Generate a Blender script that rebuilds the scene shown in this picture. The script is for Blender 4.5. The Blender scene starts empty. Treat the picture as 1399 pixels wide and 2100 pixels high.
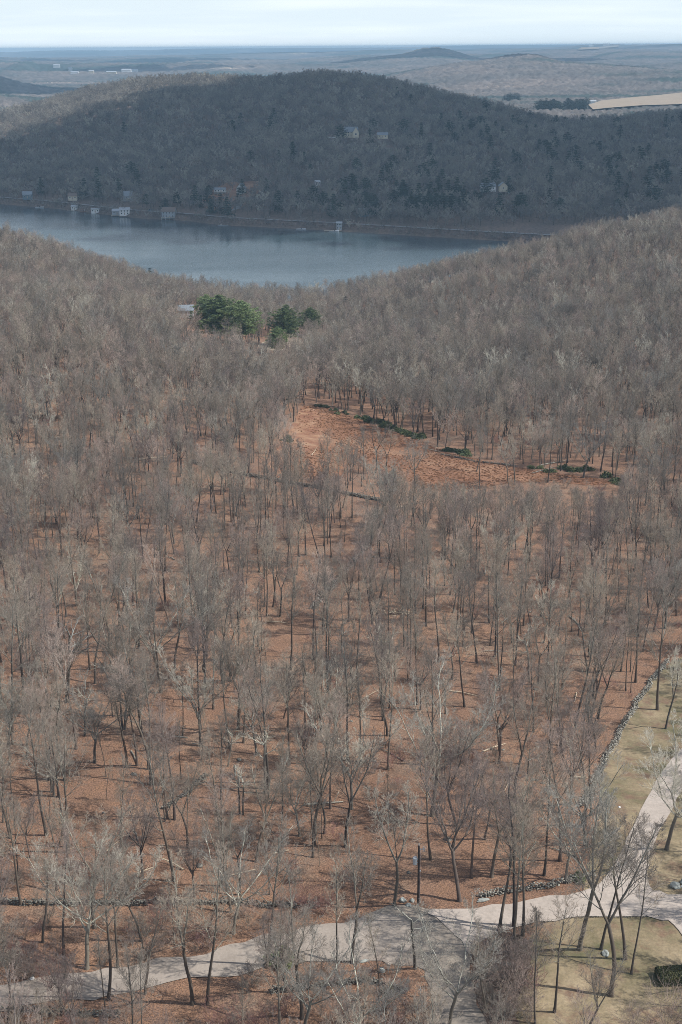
import bpy, bmesh, math, random
import numpy as np
from mathutils import Vector, Matrix, noise as mnoise
from mathutils.geometry import delaunay_2d_cdt

C = bpy.data.collections.new("place"); bpy.context.scene.collection.children.link(C)
scene = bpy.context.scene
PI = math.pi
# ------------------------------------------------------------------ camera
CAM_Z = 160.0
FPX = 2800.0
TH = math.atan(954.0 / FPX)
cam_d = bpy.data.cameras.new("camera"); cam = bpy.data.objects.new("camera", cam_d)
scene.collection.objects.link(cam); scene.camera = cam
cam.location = (0, 0, CAM_Z); cam.rotation_euler = (Matrix.Rotation(PI / 2 - TH, 3, 'X') @ Matrix.Rotation(math.radians(-0.4), 3, 'Z')).to_euler()   # slight roll, as in the photograph
cam_d.sensor_fit = 'VERTICAL'; cam_d.sensor_height = 24.0; cam_d.lens = 24.0 * FPX / 2100.0
cam_d.clip_start = 1.0; cam_d.clip_end = 80000.0
# ------------------------------------------------------------------ sun and sky
SUN_EL = math.radians(49); SUN_DIR = Vector((math.cos(SUN_EL) * 0.99, math.cos(SUN_EL) * -0.14, math.sin(SUN_EL))).normalized()
sun_d = bpy.data.lights.new("sun", 'SUN'); sun = bpy.data.objects.new("sun", sun_d); scene.collection.objects.link(sun)
sun_d.energy = 4.4; sun_d.angle = math.radians(0.53); sun_d.color = (1.0, 0.965, 0.91)
sun.rotation_euler = SUN_DIR.to_track_quat('Z', 'Y').to_euler(); sun.location = (200, 0, 500)
w = bpy.data.worlds.new("World"); scene.world = w; w.use_nodes = True
nt = w.node_tree; bg = nt.nodes["Background"]
sky = nt.nodes.new("ShaderNodeTexSky"); sky.sky_type = 'NISHITA'; sky.sun_disc = False
sky.sun_elevation = SUN_EL; sky.sun_rotation = math.atan2(SUN_DIR.x, SUN_DIR.y)
sky.altitude = 200; sky.air_density = 1.0; sky.dust_density = 1.2; sky.ozone_density = 1.5
tc = nt.nodes.new("ShaderNodeTexCoord"); mp = nt.nodes.new("ShaderNodeMapping"); mp.inputs['Scale'].default_value = (5, 5, 75)
nz = nt.nodes.new("ShaderNodeTexNoise"); nz.inputs['Scale'].default_value = 1.3; nz.inputs['Detail'].default_value = 7
cr = nt.nodes.new("ShaderNodeValToRGB"); cr.color_ramp.elements[0].position = 0.42; cr.color_ramp.elements[1].position = 0.75
cr.color_ramp.elements[0].color = (0, 0, 0, 1); cr.color_ramp.elements[1].color = (1, 1, 1, 1)
mx = nt.nodes.new("ShaderNodeMix"); mx.data_type = 'RGBA'; mx.inputs[7].default_value = (7.6, 8.8, 9.7, 1)   # thin high cloud veil
nt.links.new(tc.outputs['Generated'], mp.inputs[0]); nt.links.new(mp.outputs[0], nz.inputs['Vector'])
nt.links.new(nz.outputs['Fac'], cr.inputs[0])
sep = nt.nodes.new("ShaderNodeSeparateXYZ"); nt.links.new(tc.outputs['Generated'], sep.inputs[0])
mr = nt.nodes.new("ShaderNodeMapRange"); mr.inputs[1].default_value = 0.0; mr.inputs[2].default_value = 0.4; mr.inputs[3].default_value = 0.92; mr.inputs[4].default_value = 0.05   # the veil is densest low over the horizon
nt.links.new(sep.outputs[2], mr.inputs[0]); nt.links.new(mr.outputs[0], mx.inputs[0])
m2 = nt.nodes.new("ShaderNodeMix"); m2.data_type = 'RGBA'; m2.inputs[7].default_value = (9.6, 10.2, 10.6, 1)   # fair weather streaks
ml = nt.nodes.new("ShaderNodeMath"); ml.operation = 'MULTIPLY'; ml.inputs[1].default_value = 0.45
nt.links.new(cr.outputs[0], ml.inputs[0]); nt.links.new(ml.outputs[0], m2.inputs[0]); nt.links.new(mx.outputs[2], m2.inputs[6])
nt.links.new(sky.outputs[0], mx.inputs[6]); nt.links.new(m2.outputs[2], bg.inputs[0]); bg.inputs[1].default_value = 0.105
scene.view_settings.view_transform = 'Standard'; scene.view_settings.look = 'None'; scene.view_settings.gamma = 1
scene.view_settings.exposure = 0.12
cy = scene.cycles
cy.max_bounces = 4; cy.diffuse_bounces = 2; cy.glossy_bounces = 2; cy.transmission_bounces = 1; cy.volume_bounces = 0
cy.transparent_max_bounces = 6; cy.use_denoising = True; cy.filter_width = 0.9; cy.pixel_filter_type = 'BLACKMAN_HARRIS'; cy.denoiser = 'OPENIMAGEDENOISE'; cy.denoising_input_passes = 'RGB_ALBEDO_NORMAL'; cy.denoising_prefilter = 'NONE'; cy.sample_clamp_indirect = 4

# ------------------------------------------------------------------ helpers: materials
def mat(name, build):
    m = bpy.data.materials.new(name); m.use_nodes = True
    build(m.node_tree, m.node_tree.nodes["Principled BSDF"]); return m
def N(t, kind, **kw):
    n = t.nodes.new(kind)
    for k, v in kw.items():
        if k in n.inputs.keys(): n.inputs[k].default_value = v
        else: setattr(n, k, v)
    return n
def ramp(t, src, stops):
    r = t.nodes.new("ShaderNodeValToRGB"); e = r.color_ramp.elements
    while len(e) < len(stops): e.new(0.5)
    for i, (p, c) in enumerate(stops): e[i].position = p; e[i].color = (*c, 1)
    t.links.new(src, r.inputs[0]); return r.outputs[0]
def mixc(t, fac, a, b, mode='MIX'):
    m = t.nodes.new("ShaderNodeMix"); m.data_type = 'RGBA'; m.blend_type = mode
    for s, v in ((0, fac), (6, a), (7, b)):
        if hasattr(v, 'links') or hasattr(v, 'is_linked'): t.links.new(v, m.inputs[s])
        else: m.inputs[s].default_value = v if s == 0 else (*v, 1)
    return m.outputs[2]
def noise(t, scale, detail=4, rough=0.55, vec=None, dist=0):
    if vec is None:
        vec = t.nodes.new("ShaderNodeNewGeometry").outputs['Position']
    n = N(t, "ShaderNodeTexNoise", Scale=scale, Detail=detail, Roughness=rough, Distortion=dist)
    t.links.new(vec, n.inputs['Vector']); return n.outputs['Fac']
def bump(t, b, h, strength=0.5, dist=0.1):
    n = N(t, "ShaderNodeBump", Strength=strength, Distance=dist)
    t.links.new(h, n.inputs['Height']); t.links.new(n.outputs[0], b.inputs['Normal'])
def plain(name, col, rough=0.8, var=0.15, scale=1.5, metal=0.0):
    def f(t, b):
        n = noise(t, scale, 5)
        c2 = tuple(min(1, c * (1 + var)) for c in col); c1 = tuple(c * (1 - var) for c in col)
        t.links.new(ramp(t, n, [(0.3, c1), (0.7, c2)]), b.inputs['Base Color'])
        b.inputs['Roughness'].default_value = rough; b.inputs['Metallic'].default_value = metal
    return mat(name, f)

def leaf_litter(t, b):
    big = noise(t, 0.035, 4); mid = noise(t, 0.4, 4); fine = noise(t, 5.0, 3, 0.75)
    base = ramp(t, big, [(0.35, (0.19, 0.104, 0.062)), (0.55, (0.248, 0.14, 0.083)), (0.75, (0.29, 0.178, 0.11))])
    m2 = mixc(t, ramp(t, mid, [(0.35, (0, 0, 0)), (0.7, (0.75, 0.75, 0.75))]), base, (0.215, 0.125, 0.083))
    m2 = mixc(t, ramp(t, noise(t, 0.09, 5, 0.65), [(0.52, (0, 0, 0)), (0.68, (0.7, 0.7, 0.7))]), m2, (0.24, 0.175, 0.125))
    m2 = mixc(t, ramp(t, noise(t, 0.21, 6, 0.7), [(0.55, (0, 0, 0)), (0.72, (0.75, 0.75, 0.75))]), m2, (0.125, 0.085, 0.058))
    sp = ramp(t, fine, [(0.38, (0.42, 0.38, 0.36)), (0.5, (0.95, 0.95, 0.95)), (0.66, (1.6, 1.55, 1.5))])
    out = mixc(t, 1.0, m2, sp, 'MULTIPLY')
    t.links.new(out, b.inputs['Base Color']); b.inputs['Roughness'].default_value = 0.85
    bump(t, b, fine, 0.6, 0.12)
M = {}
M['litter'] = mat('leaf_litter', leaf_litter)
def woods_floor(t, b):
    n = noise(t, 0.03, 5); f = noise(t, 0.5, 3)
    c = ramp(t, n, [(0.35, (0.13, 0.095, 0.075)), (0.65, (0.19, 0.13, 0.095))])
    t.links.new(mixc(t, 1, c, ramp(t, f, [(0.3, (0.6,) * 3), (0.7, (1.3,) * 3)]), 'MULTIPLY'), b.inputs['Base Color']); b.inputs['Roughness'].default_value = 0.9
M['woods_floor'] = mat('far_woods_floor', woods_floor)
def distant(t, b):
    mpn = N(t, 'ShaderNodeMapping'); mpn.inputs['Scale'].default_value = (0.8, 2.2, 1); t.links.new(t.nodes.new('ShaderNodeNewGeometry').outputs['Position'], mpn.inputs[0])
    n = noise(t, 0.0016, 6, 0.65, mpn.outputs[0]); f = noise(t, 0.035, 3, 0.7)
    c = ramp(t, n, [(0.43, (0.03, 0.05, 0.04)), (0.48, (0.10, 0.09, 0.08)), (0.58, (0.15, 0.125, 0.11)), (0.66, (0.19, 0.15, 0.125)), (0.69, (0.42, 0.33, 0.24))])
    t.links.new(mixc(t, 1, c, ramp(t, f, [(0.35, (0.55,) * 3), (0.65, (1.3,) * 3)]), 'MULTIPLY'), b.inputs['Base Color']); b.inputs['Roughness'].default_value = 0.95
M['distant'] = mat('distant_woods', distant)
def gravel(c0, c1, sc=3.0):
    def f(t, b):
        n = noise(t, 0.25, 5); fi = noise(t, sc, 4, 0.8)
        c = ramp(t, n, [(0.3, c0), (0.7, c1)])
        t.links.new(mixc(t, 1, c, ramp(t, fi, [(0.3, (0.82,) * 3), (0.7, (1.14,) * 3)]), 'MULTIPLY'), b.inputs['Base Color'])
        b.inputs['Roughness'].default_value = 0.9; bump(t, b, fi, 0.3, 0.03)
    return f
M['gravel'] = mat('pale_gravel', gravel((0.29, 0.245, 0.205), (0.375, 0.32, 0.27)))
M['drive'] = mat('pale_driveway', gravel((0.40, 0.34, 0.29), (0.47, 0.405, 0.35), 2.0))
def asphalt(t, b):
    n = noise(t, 0.16, 5, 0.6); fi = noise(t, 2.5, 4, 0.8)
    c = ramp(t, n, [(0.34, (0.165, 0.145, 0.125)), (0.45, (0.24, 0.205, 0.17)), (0.54, (0.33, 0.275, 0.22))])
    t.links.new(mixc(t, 1, c, ramp(t, fi, [(0.3, (0.8,) * 3), (0.7, (1.15,) * 3)]), 'MULTIPLY'), b.inputs['Base Color']); b.inputs['Roughness'].default_value = 0.85
M['asphalt'] = mat('worn_asphalt', asphalt)
def lawn(t, b):
    n = noise(t, 0.12, 5, 0.6); fi = noise(t, 2.2, 4, 0.75)
    c = ramp(t, n, [(0.36, (0.125, 0.115, 0.055)), (0.45, (0.19, 0.155, 0.085)), (0.55, (0.27, 0.21, 0.125)), (0.66, (0.36, 0.28, 0.175))])
    c = mixc(t, ramp(t, noise(t, 0.3, 6, 0.7), [(0.5, (0, 0, 0)), (0.66, (1, 1, 1))]), c, (0.20, 0.125, 0.08))
    t.links.new(mixc(t, 1, c, ramp(t, fi, [(0.3, (0.7,) * 3), (0.7, (1.2,) * 3)]), 'MULTIPLY'), b.inputs['Base Color'])
    b.inputs['Roughness'].default_value = 0.9; bump(t, b, fi, 0.5, 0.05)
M['lawn'] = mat('dormant_lawn', lawn)
def clearing(t, b):
    n = noise(t, 0.05, 5, 0.6); fi = noise(t, 0.9, 5, 0.75)
    c = ramp(t, n, [(0.36, (0.22, 0.10, 0.05)), (0.55, (0.28, 0.14, 0.075)), (0.70, (0.34, 0.20, 0.12))])
    t.links.new(mixc(t, 1, c, ramp(t, fi, [(0.3, (0.5,) * 3), (0.7, (1.35,) * 3)]), 'MULTIPLY'), b.inputs['Base Color'])
    b.inputs['Roughness'].default_value = 0.9; bump(t, b, fi, 0.8, 0.5)
M['clearing'] = mat('rusty_bracken_ground', clearing)
def sandy(t, b):
    n = noise(t, 0.16, 6, 0.7); fi = noise(t, 1.6, 4, 0.8)
    c = ramp(t, n, [(0.40, (0.235, 0.105, 0.058)), (0.52, (0.30, 0.16, 0.09)), (0.66, (0.40, 0.25, 0.155))])
    t.links.new(mixc(t, 1, c, ramp(t, fi, [(0.3, (0.65,) * 3), (0.7, (1.25,) * 3)]), 'MULTIPLY'), b.inputs['Base Color']); b.inputs['Roughness'].default_value = 0.9
M['sandy'] = mat('sandy_track', sandy)
M['soil'] = mat('dark_bank_soil', gravel((0.085, 0.06, 0.045), (0.16, 0.105, 0.08), 1.5))
M['field'] = mat('dry_field', gravel((0.30, 0.235, 0.165), (0.38, 0.30, 0.215), 0.05))
M['shore_road'] = mat('grey_shore_road', gravel((0.25, 0.24, 0.23), (0.33, 0.31, 0.30), 0.6))
def water(t, b):
    b.inputs['Base Color'].default_value = (0.045, 0.072, 0.084, 1); b.inputs['IOR'].default_value = 1.33
    geo = t.nodes.new("ShaderNodeNewGeometry").outputs['Position']
    mpn = N(t, "ShaderNodeMapping"); mpn.inputs['Scale'].default_value = (0.35, 1.0, 1.0); mpn.inputs['Rotation'].default_value = (0, 0, 0.15); t.links.new(geo, mpn.inputs[0])
    patch = noise(t, 0.011, 4, 0.6, mpn.outputs[0], 0.5)
    wav = noise(t, 0.45, 4, 0.7, mpn.outputs[0])
    r = t.nodes.new("ShaderNodeMapRange"); t.links.new(patch, r.inputs[0]); r.inputs[1].default_value = 0.38; r.inputs[2].default_value = 0.62
    r.inputs[3].default_value = 0.05; r.inputs[4].default_value = 0.45
    n = N(t, "ShaderNodeBump", Distance=0.45); t.links.new(r.outputs[0], n.inputs['Strength']); t.links.new(wav, n.inputs['Height']); t.links.new(n.outputs[0], b.inputs['Normal'])
    b.inputs['Roughness'].default_value = 0.12
M['water'] = mat('lake_water', water)
def bark(c_trunk, c_limb, c_twig, name):
    def f(t, b):
        a = N(t, "ShaderNodeAttribute", attribute_name='thk')
        oi = t.nodes.new("ShaderNodeObjectInfo")
        geo = t.nodes.new("ShaderNodeTexCoord").outputs['Object']
        n = noise(t, 1.1, 3, 0.6, geo)
        lim = mixc(t, ramp(t, n, [(0.42, (0, 0, 0)), (0.58, (1, 1, 1))]), tuple(0.5 * x for x in c_limb), c_limb)
        c = mixc(t, ramp(t, a.outputs['Fac'], [(0.1, (0, 0, 0)), (0.4, (1, 1, 1))]), c_trunk, lim)
        c = mixc(t, ramp(t, a.outputs['Fac'], [(0.6, (0, 0, 0)), (0.85, (1, 1, 1))]), c, c_twig)
        v = ramp(t, oi.outputs['Random'], [(0, (0.60, 0.61, 0.64)), (0.4, (0.92, 0.92, 0.92)), (0.75, (1.1, 1.07, 1.03)), (1, (1.5, 1.5, 1.44))])
        t.links.new(mixc(t, 1, c, v, 'MULTIPLY'), b.inputs['Base Color']); b.inputs['Roughness'].default_value = 0.9
        b.inputs['Specular IOR Level'].default_value = 0.15
    return mat(name, f)
M['bark'] = bark((0.12, 0.10, 0.083), (0.36, 0.345, 0.29), (0.34, 0.285, 0.235), 'grey_brown_bark')
M['bark_pale'] = bark((0.17, 0.15, 0.125), (0.50, 0.49, 0.42), (0.42, 0.385, 0.335), 'pale_lichen_bark')
M['bark_pink'] = bark((0.14, 0.11, 0.095), (0.36, 0.32, 0.28), (0.39, 0.305, 0.265), 'pinkish_budding_bark')
M['bark_red'] = bark((0.15, 0.09, 0.08), (0.24, 0.16, 0.14), (0.31, 0.17, 0.15), 'red_budding_twigs')
M['bark_far'] = bark((0.16, 0.145, 0.13), (0.46, 0.44, 0.40), (0.32, 0.29, 0.26), 'far_wood_bark')
def needles(c0, c1, name):
    def f(t, b):
        oi = t.nodes.new("ShaderNodeObjectInfo"); geo = t.nodes.new("ShaderNodeTexCoord").outputs['Object']
        n = noise(t, 1.3, 3, 0.6, geo)
        c = ramp(t, n, [(0.3, c0), (0.7, c1)])
        v = ramp(t, oi.outputs['Random'], [(0, (0.7,) * 3), (1, (1.25,) * 3)])
        t.links.new(mixc(t, 1, c, v, 'MULTIPLY'), b.inputs['Base Color']); b.inputs['Roughness'].default_value = 0.7
    return mat(name, f)
M['pine'] = needles((0.07, 0.11, 0.038), (0.20, 0.255, 0.09), 'pine_needles')
M['fir'] = needles((0.014, 0.032, 0.022), (0.035, 0.062, 0.038), 'dark_fir_needles')
M['laurel'] = needles((0.065, 0.09, 0.035), (0.15, 0.17, 0.065), 'laurel_leaves')
M['hedge'] = needles((0.07, 0.075, 0.03), (0.16, 0.155, 0.065), 'hedge_leaves')
M['bracken'] = needles((0.30, 0.15, 0.078), (0.43, 0.235, 0.13), 'dead_bracken_fronds')
def stone(t, b, k=1.0):
    geo = t.nodes.new("ShaderNodeNewGeometry"); n = noise(t, 2.0, 4, 0.6)
    c = ramp(t, n, [(0.3, (0.15 * k, 0.135 * k, 0.11 * k)), (0.5, (0.27 * k, 0.25 * k, 0.21 * k)), (0.7, (0.40 * k, 0.39 * k, 0.33 * k))])
    v = ramp(t, geo.outputs['Random Per Island'], [(0, (0.6,) * 3), (1, (1.3,) * 3)])
    t.links.new(mixc(t, 1, c, v, 'MULTIPLY'), b.inputs['Base Color']); b.inputs['Roughness'].default_value = 0.9; bump(t, b, n, 0.5, 0.05)
M['stone_pale'] = mat('pale_lichened_fieldstone', stone)
M['stone'] = mat('mossy_fieldstone', lambda t, b: stone(t, b, .62))
def boulder(t, b):
    n = noise(t, 1.5, 5, 0.7)
    t.links.new(ramp(t, n, [(0.3, (0.20, 0.21, 0.19)), (0.55, (0.36, 0.38, 0.35)), (0.7, (0.5, 0.52, 0.47))]), b.inputs['Base Color']); b.inputs['Roughness'].default_value = 0.9
M['boulder'] = mat('grey_green_boulder', boulder)
M['white'] = plain('white_paint', (0.75, 0.75, 0.73), 0.6, 0.06)
M['cream'] = plain('cream_render', (0.62, 0.55, 0.42), 0.8, 0.08)
M['greysid'] = plain('grey_siding', (0.34, 0.37, 0.40), 0.7, 0.1)
M['slate'] = plain('slate_roof', (0.22, 0.25, 0.28), 0.7, 0.15)
M['paleroof'] = plain('pale_metal_roof', (0.40, 0.42, 0.44), 0.5, 0.08)
M['brownroof'] = plain('brown_roof', (0.20, 0.15, 0.12), 0.8, 0.15)
M['glass'] = plain('dark_window_glass', (0.03, 0.04, 0.05), 0.15, 0.1)
M['wood'] = plain('weathered_deck_wood', (0.36, 0.31, 0.25), 0.8, 0.15)
M['polewood'] = plain('creosoted_pole', (0.045, 0.032, 0.027), 0.8, 0.2)
M['steel'] = plain('light_grey_steel', (0.52, 0.56, 0.58), 0.4, 0.06)
M['pinkpipe'] = plain('pinkish_conduit', (0.50, 0.40, 0.38), 0.5, 0.05)
M['cutwood'] = plain('pale_cut_wood', (0.52, 0.42, 0.30), 0.8, 0.3, 3)
M['hull'] = plain('white_boat_hull', (0.72, 0.74, 0.76), 0.35, 0.05)
M['brownhull'] = plain('brown_canvas_cover', (0.25, 0.13, 0.08), 0.7, 0.1)
M['ledge'] = plain('pale_rock_ledge', (0.50, 0.50, 0.47), 0.9, 0.25, 0.3)
M['cloud'] = plain('cloud_vapour', (0.9, 0.9, 0.92), 1.0, 0.02, 0.01)
M['blue'] = plain('blue_grey_tarp', (0.13, 0.18, 0.21), 0.6, 0.1)

# ------------------------------------------------------------------ helpers: objects
def tag(o, label=None, cat=None, group=None, kind=None):
    if label: o['label'] = label
    if cat: o['category'] = cat
    if group: o['group'] = group
    if kind: o['kind'] = kind
    return o
def link(o, parent=None):
    C.objects.link(o)
    if parent is not None: o.parent = parent
    return o
def empty(name, loc, rz=0, scale=1.0):
    o = bpy.data.objects.new(name, None); C.objects.link(o); o.location = loc; o.rotation_euler = (0, 0, rz); o.scale = (scale,) * 3
    o.empty_display_size = 0.5; return o
def mesh_np(name, verts, faces, m=None, thk=None, smooth=True):
    """verts (n,3); faces list of arrays (k,3) or (k,4)"""
    me = bpy.data.meshes.new(name)
    verts = np.asarray(verts, np.float32); fl = [np.asarray(f, np.int32) for f in (faces if isinstance(faces, list) else [faces]) if len(f)]
    loops = np.concatenate([f.ravel() for f in fl]); tot = np.concatenate([np.full(len(f), f.shape[1], np.int32) for f in fl])
    st = np.concatenate([[0], np.cumsum(tot)[:-1]]).astype(np.int32)
    me.vertices.add(len(verts)); me.vertices.foreach_set('co', verts.ravel())
    me.loops.add(len(loops)); me.loops.foreach_set('vertex_index', loops)
    me.polygons.add(len(tot)); me.polygons.foreach_set('loop_start', st)
    me.update(calc_edges=True)
    if smooth: me.polygons.foreach_set('use_smooth', np.ones(len(tot), bool))
    if thk is not None:
        a = me.attributes.new('thk', 'FLOAT', 'POINT'); a.data.foreach_set('value', np.asarray(thk, np.float32))
    if m is not None: me.materials.append(m)
    me.validate(); return me
def obj(name, me, parent=None, loc=None):
    o = bpy.data.objects.new(name, me); link(o, parent)
    if loc is not None: o.location = loc
    return o
class MB:
    """collects simple solids into one mesh"""
    def __init__(s): s.bm = bmesh.new()
    def box(s, c, d, rz=0.0, taper=1.0):
        m = Matrix.Translation(c) @ Matrix.Rotation(rz, 4, 'Z') @ Matrix.Diagonal((*d, 1))
        r = bmesh.ops.create_cube(s.bm, size=1, matrix=m)
        return s
    def cyl(s, p0, p1, r0, r1=None, n=10):
        p0 = Vector(p0); p1 = Vector(p1); r1 = r0 if r1 is None else r1; d = p1 - p0
        m = Matrix.Translation((p0 + p1) / 2) @ d.to_track_quat('Z', 'Y').to_matrix().to_4x4()
        bmesh.ops.create_cone(s.bm, cap_ends=True, segments=n, radius1=r0, radius2=r1, depth=d.length, matrix=m); return s
    def poly(s, pts, faces):
        vs = [s.bm.verts.new(p) for p in pts]
        for f in faces: s.bm.faces.new([vs[i] for i in f])
        return s
    def gable(s, c, wx, wy, h, over=0.4, th=0.18):
        """pitched roof, ridge along x, eaves at c.z"""
        x, y, z = c; a = wx / 2 + over; b_ = wy / 2 + over; e = h * over / (wy / 2)
        pts = []
        for sx in (-a, a):
            pts += [(x + sx, y - b_, z - e), (x + sx, y, z + h), (x + sx, y + b_, z - e), (x + sx, y + b_, z - e + th), (x + sx, y, z + h + th), (x + sx, y - b_, z - e + th)]
        f = [(0, 1, 4, 5), (1, 2, 3, 4), (6, 11, 10, 7), (7, 10, 9, 8)] + [(i, (i + 1) % 6, (i + 1) % 6 + 6, i + 6) for i in range(6)]
        return s.poly(pts, f)
    def gwall(s, c, wx, wy, h, rh):
        """house body with gable ends, ridge along x"""
        x, y, z = c; a = wx / 2; b_ = wy / 2
        pts = []
        for sx in (-a, a):
            pts += [(x + sx, y - b_, z), (x + sx, y + b_, z), (x + sx, y + b_, z + h), (x + sx, y, z + h + rh), (x + sx, y - b_, z + h)]
        f = [(0, 1, 2, 3, 4), (9, 8, 7, 6, 5)] + [(i, i + 5, (i + 1) % 5 + 5, (i + 1) % 5) for i in range(5)]
        return s.poly(pts, f)
    def build(s, name, m, parent=None, loc=None, bevel=0.0):
        bmesh.ops.recalc_face_normals(s.bm, faces=s.bm.faces[:])
        me = bpy.data.meshes.new(name); s.bm.to_mesh(me); s.bm.free(); me.materials.append(m)
        return obj(name, me, parent, loc)

# ------------------------------------------------------------------ terrain function
def t_of(v):
    y = (1050 - v) / FPX
    return (-math.sin(TH) + y * math.cos(TH)) / (math.cos(TH) + y * math.sin(TH))
def x_of(u, v, Y):
    y = (1050 - v) / FPX
    return (u - 699.5) / FPX * Y / (math.cos(TH) + y * math.sin(TH))
ctrl = []
def cp(u, Y, z, v=None):
    if v is None:  # solve v from z and Y
        t = (z - CAM_Z) / Y; a = math.atan(t) + TH; v = 1050 - FPX * math.tan(a)
    ctrl.append((x_of(u, v, Y), Y, z))
for u in (-300, 0, 350, 700, 1050, 1399, 1700): cp(u, 60, 52); cp(u, 130, 51.5); cp(u, 160, 51)
for u, z in ((-300, 51), (0, 50), (350, 49.5), (700, 49), (1050, 48), (1399, 47), (1700, 48)): cp(u, 212, z)
for u, z in ((-400, 50), (0, 46), (350, 46), (700, 45), (1050, 43), (1399, 42), (1800, 45)): cp(u, 345, z)
for u, z in ((-400, 54), (0, 53), (350, 47), (700, 37.5), (1050, 38), (1399, 41), (1800, 50)): cp(u, 440, z)
for u, z in ((-400, 58), (0, 53), (200, 48), (380, 37), (700, 27), (1050, 32), (1250, 38), (1399, 44), (1800, 66)): cp(u, 580, z)
for u, z in ((-400, 40), (0, 34), (300, 26), (500, 15), (700, 12), (900, 18), (1150, 33), (1399, 44), (1800, 80)): cp(u, 710, z)
for u, z in ((-400, 60), (0, 43), (130, 31), (300, 15), (450, 7), (600, 5), (760, 7), (900, 21), (1040, 30), (1200, 40), (1399, 49), (1800, 80)): cp(u, 855, z)
for u, z in ((-400, 40), (0, 16), (130, 4), (300, -4), (600, -6), (760, -4), (900, 0), (1040, 5), (1200, 14), (1399, 22), (1800, 50)): cp(u, 980, z)
for u, z in ((-400, 10), (0, -5), (300, -9), (700, -9), (1040, -7), (1399, -5), (1800, 10)): cp(u, 1100, z)
ctrl = np.array(ctrl)
def _phi(r2): return 0.5 * r2 * np.log(r2 + 1e-9)
S_ = 300.0
P = ctrl[:, :2] / S_; n_ = len(P)
K = _phi(((P[:, None] - P[None]) ** 2).sum(-1)) + np.eye(n_) * 1e-3
A = np.block([[K, np.c_[np.ones(n_), P]], [np.c_[np.ones(n_), P].T, np.zeros((3, 3))]])
WT = np.linalg.solve(A, np.r_[ctrl[:, 2], 0, 0, 0])
def near_h(x, y):
    q = np.stack([x, y], -1) / S_; sh = q.shape[:-1]; q = q.reshape(-1, 2); out = np.zeros(len(q))
    for i in range(0, len(q), 20000):
        d = _phi(((q[i:i + 20000, None] - P[None]) ** 2).sum(-1))
        out[i:i + 20000] = d @ WT[:n_] + WT[n_] + q[i:i + 20000] @ WT[n_ + 1:]
    return out.reshape(sh)
def vnoise(x, y, s, seed=0):
    """smooth value noise, vectorised"""
    xs = np.asarray(x) / s + seed * 17.3; ys = np.asarray(y) / s - seed * 9.7
    xi = np.floor(xs).astype(np.int64); yi = np.floor(ys).astype(np.int64); fx = xs - xi; fy = ys - yi
    fx = fx * fx * (3 - 2 * fx); fy = fy * fy * (3 - 2 * fy)
    def h(a, b):
        k = (a * 374761393 + b * 668265263 + seed * 2147483647) & 0xffffffff
        k = ((k ^ (k >> 13)) * 1274126177) & 0xffffffff
        return ((k ^ (k >> 16)) & 0xffff) / 65535.0
    return (h(xi, yi) * (1 - fx) + h(xi + 1, yi) * fx) * (1 - fy) + (h(xi, yi + 1) * (1 - fx) + h(xi + 1, yi + 1) * fx) * fy
def tab(rows, Yf):
    """silhouette table rows (u, v, Y) of treetops -> x, ground z"""
    xs, zs, ys = [], [], []
    for u, v, Y in rows: xs.append(x_of(u, v, Y)); zs.append(CAM_Z + Y * t_of(v)); ys.append(Y)
    return np.array(xs), np.array(zs), np.array(ys)
sh_x, _, sh_y = tab([(u, v, -CAM_Z / t_of(v)) for u, v in ((-900, 385), (-300, 398), (0, 413), (120, 424), (200, 434), (300, 446), (380, 450), (460, 460), (700, 474), (900, 488), (1040, 497), (1250, 510), (1500, 520), (2200, 530))], 0)
rd_x, rd_z, rd_y = tab([(-900, 300, 2350), (-300, 260, 2350), (0, 222, 2350), (100, 190, 2300), (200, 166, 2250), (300, 148, 2200), (400, 142, 2150), (500, 145, 2150), (580, 151, 2100), (650, 148, 2080), (760, 158, 2080), (900, 185, 2060), (1000, 207, 2050), (1100, 232, 2020), (1200, 243, 1980), (1300, 237, 1950), (1399, 228, 1950), (1800, 215, 2000), (2400, 240, 2000)], 0)
rd_z = rd_z - 15
ROAD_Z = 5.5
def far_h(x, y):
    ys = np.interp(x, sh_x, sh_y); yr = np.interp(x, rd_x, rd_y); zr = np.interp(x, rd_x, rd_z)
    d = y - ys
    bank = np.where(d < 0, np.maximum(d * 0.4, -9), np.minimum(d / 10.0, 1) * ROAD_Z)
    s = (d - 18) / (yr - ys - 18); sc = np.clip(s, 0, 1)
    prof = sc ** 0.92 * (1 - 0.0 * sc)
    prof = 0.55 * prof + 0.45 * (0.5 - 0.5 * np.cos(PI * np.clip(sc, 0, 1)))
    back = np.clip(s - 1, 0, 10) * (yr - ys) / 420.0
    z = ROAD_Z + (zr - ROAD_Z) * prof * np.exp(-back ** 2 * 1.2)
    amp = np.clip(sc * 4, 0, 1) * np.clip((1.15 - s) * 4, 0, 1)
    z = z + amp * ((vnoise(x, y, 170, 3) - 0.5) * 24 + (vnoise(x, y, 60, 4) - 0.5) * 4)
    g = np.exp(-((x - (95 + (y - 1300) * 0.10)) / 55) ** 2) * amp * np.clip((sc - 0.1) * 4, 0, 1) * 6   # shallow gully between the two shoulders
    return np.where(d < 18, bank, np.maximum(z - g, ROAD_Z - 1))
hills = []   # (x, y, sx, sy, top)
def hill(u, v, Y, su, sy, su2=None):
    z = CAM_Z + Y * t_of(v); k = Y / FPX
    hills.append((x_of(u, v, Y), Y, su * k, (su2 or su) * k, sy, z))
hill(-160, 132, 4300, 260, 420, 190)
hill(-200, 190, 3200, 400, 350, 330)
hill(1085, 122, 4900, 170, 700, 110)
hill(1020, 136, 4700, 260, 800, 520)
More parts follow.
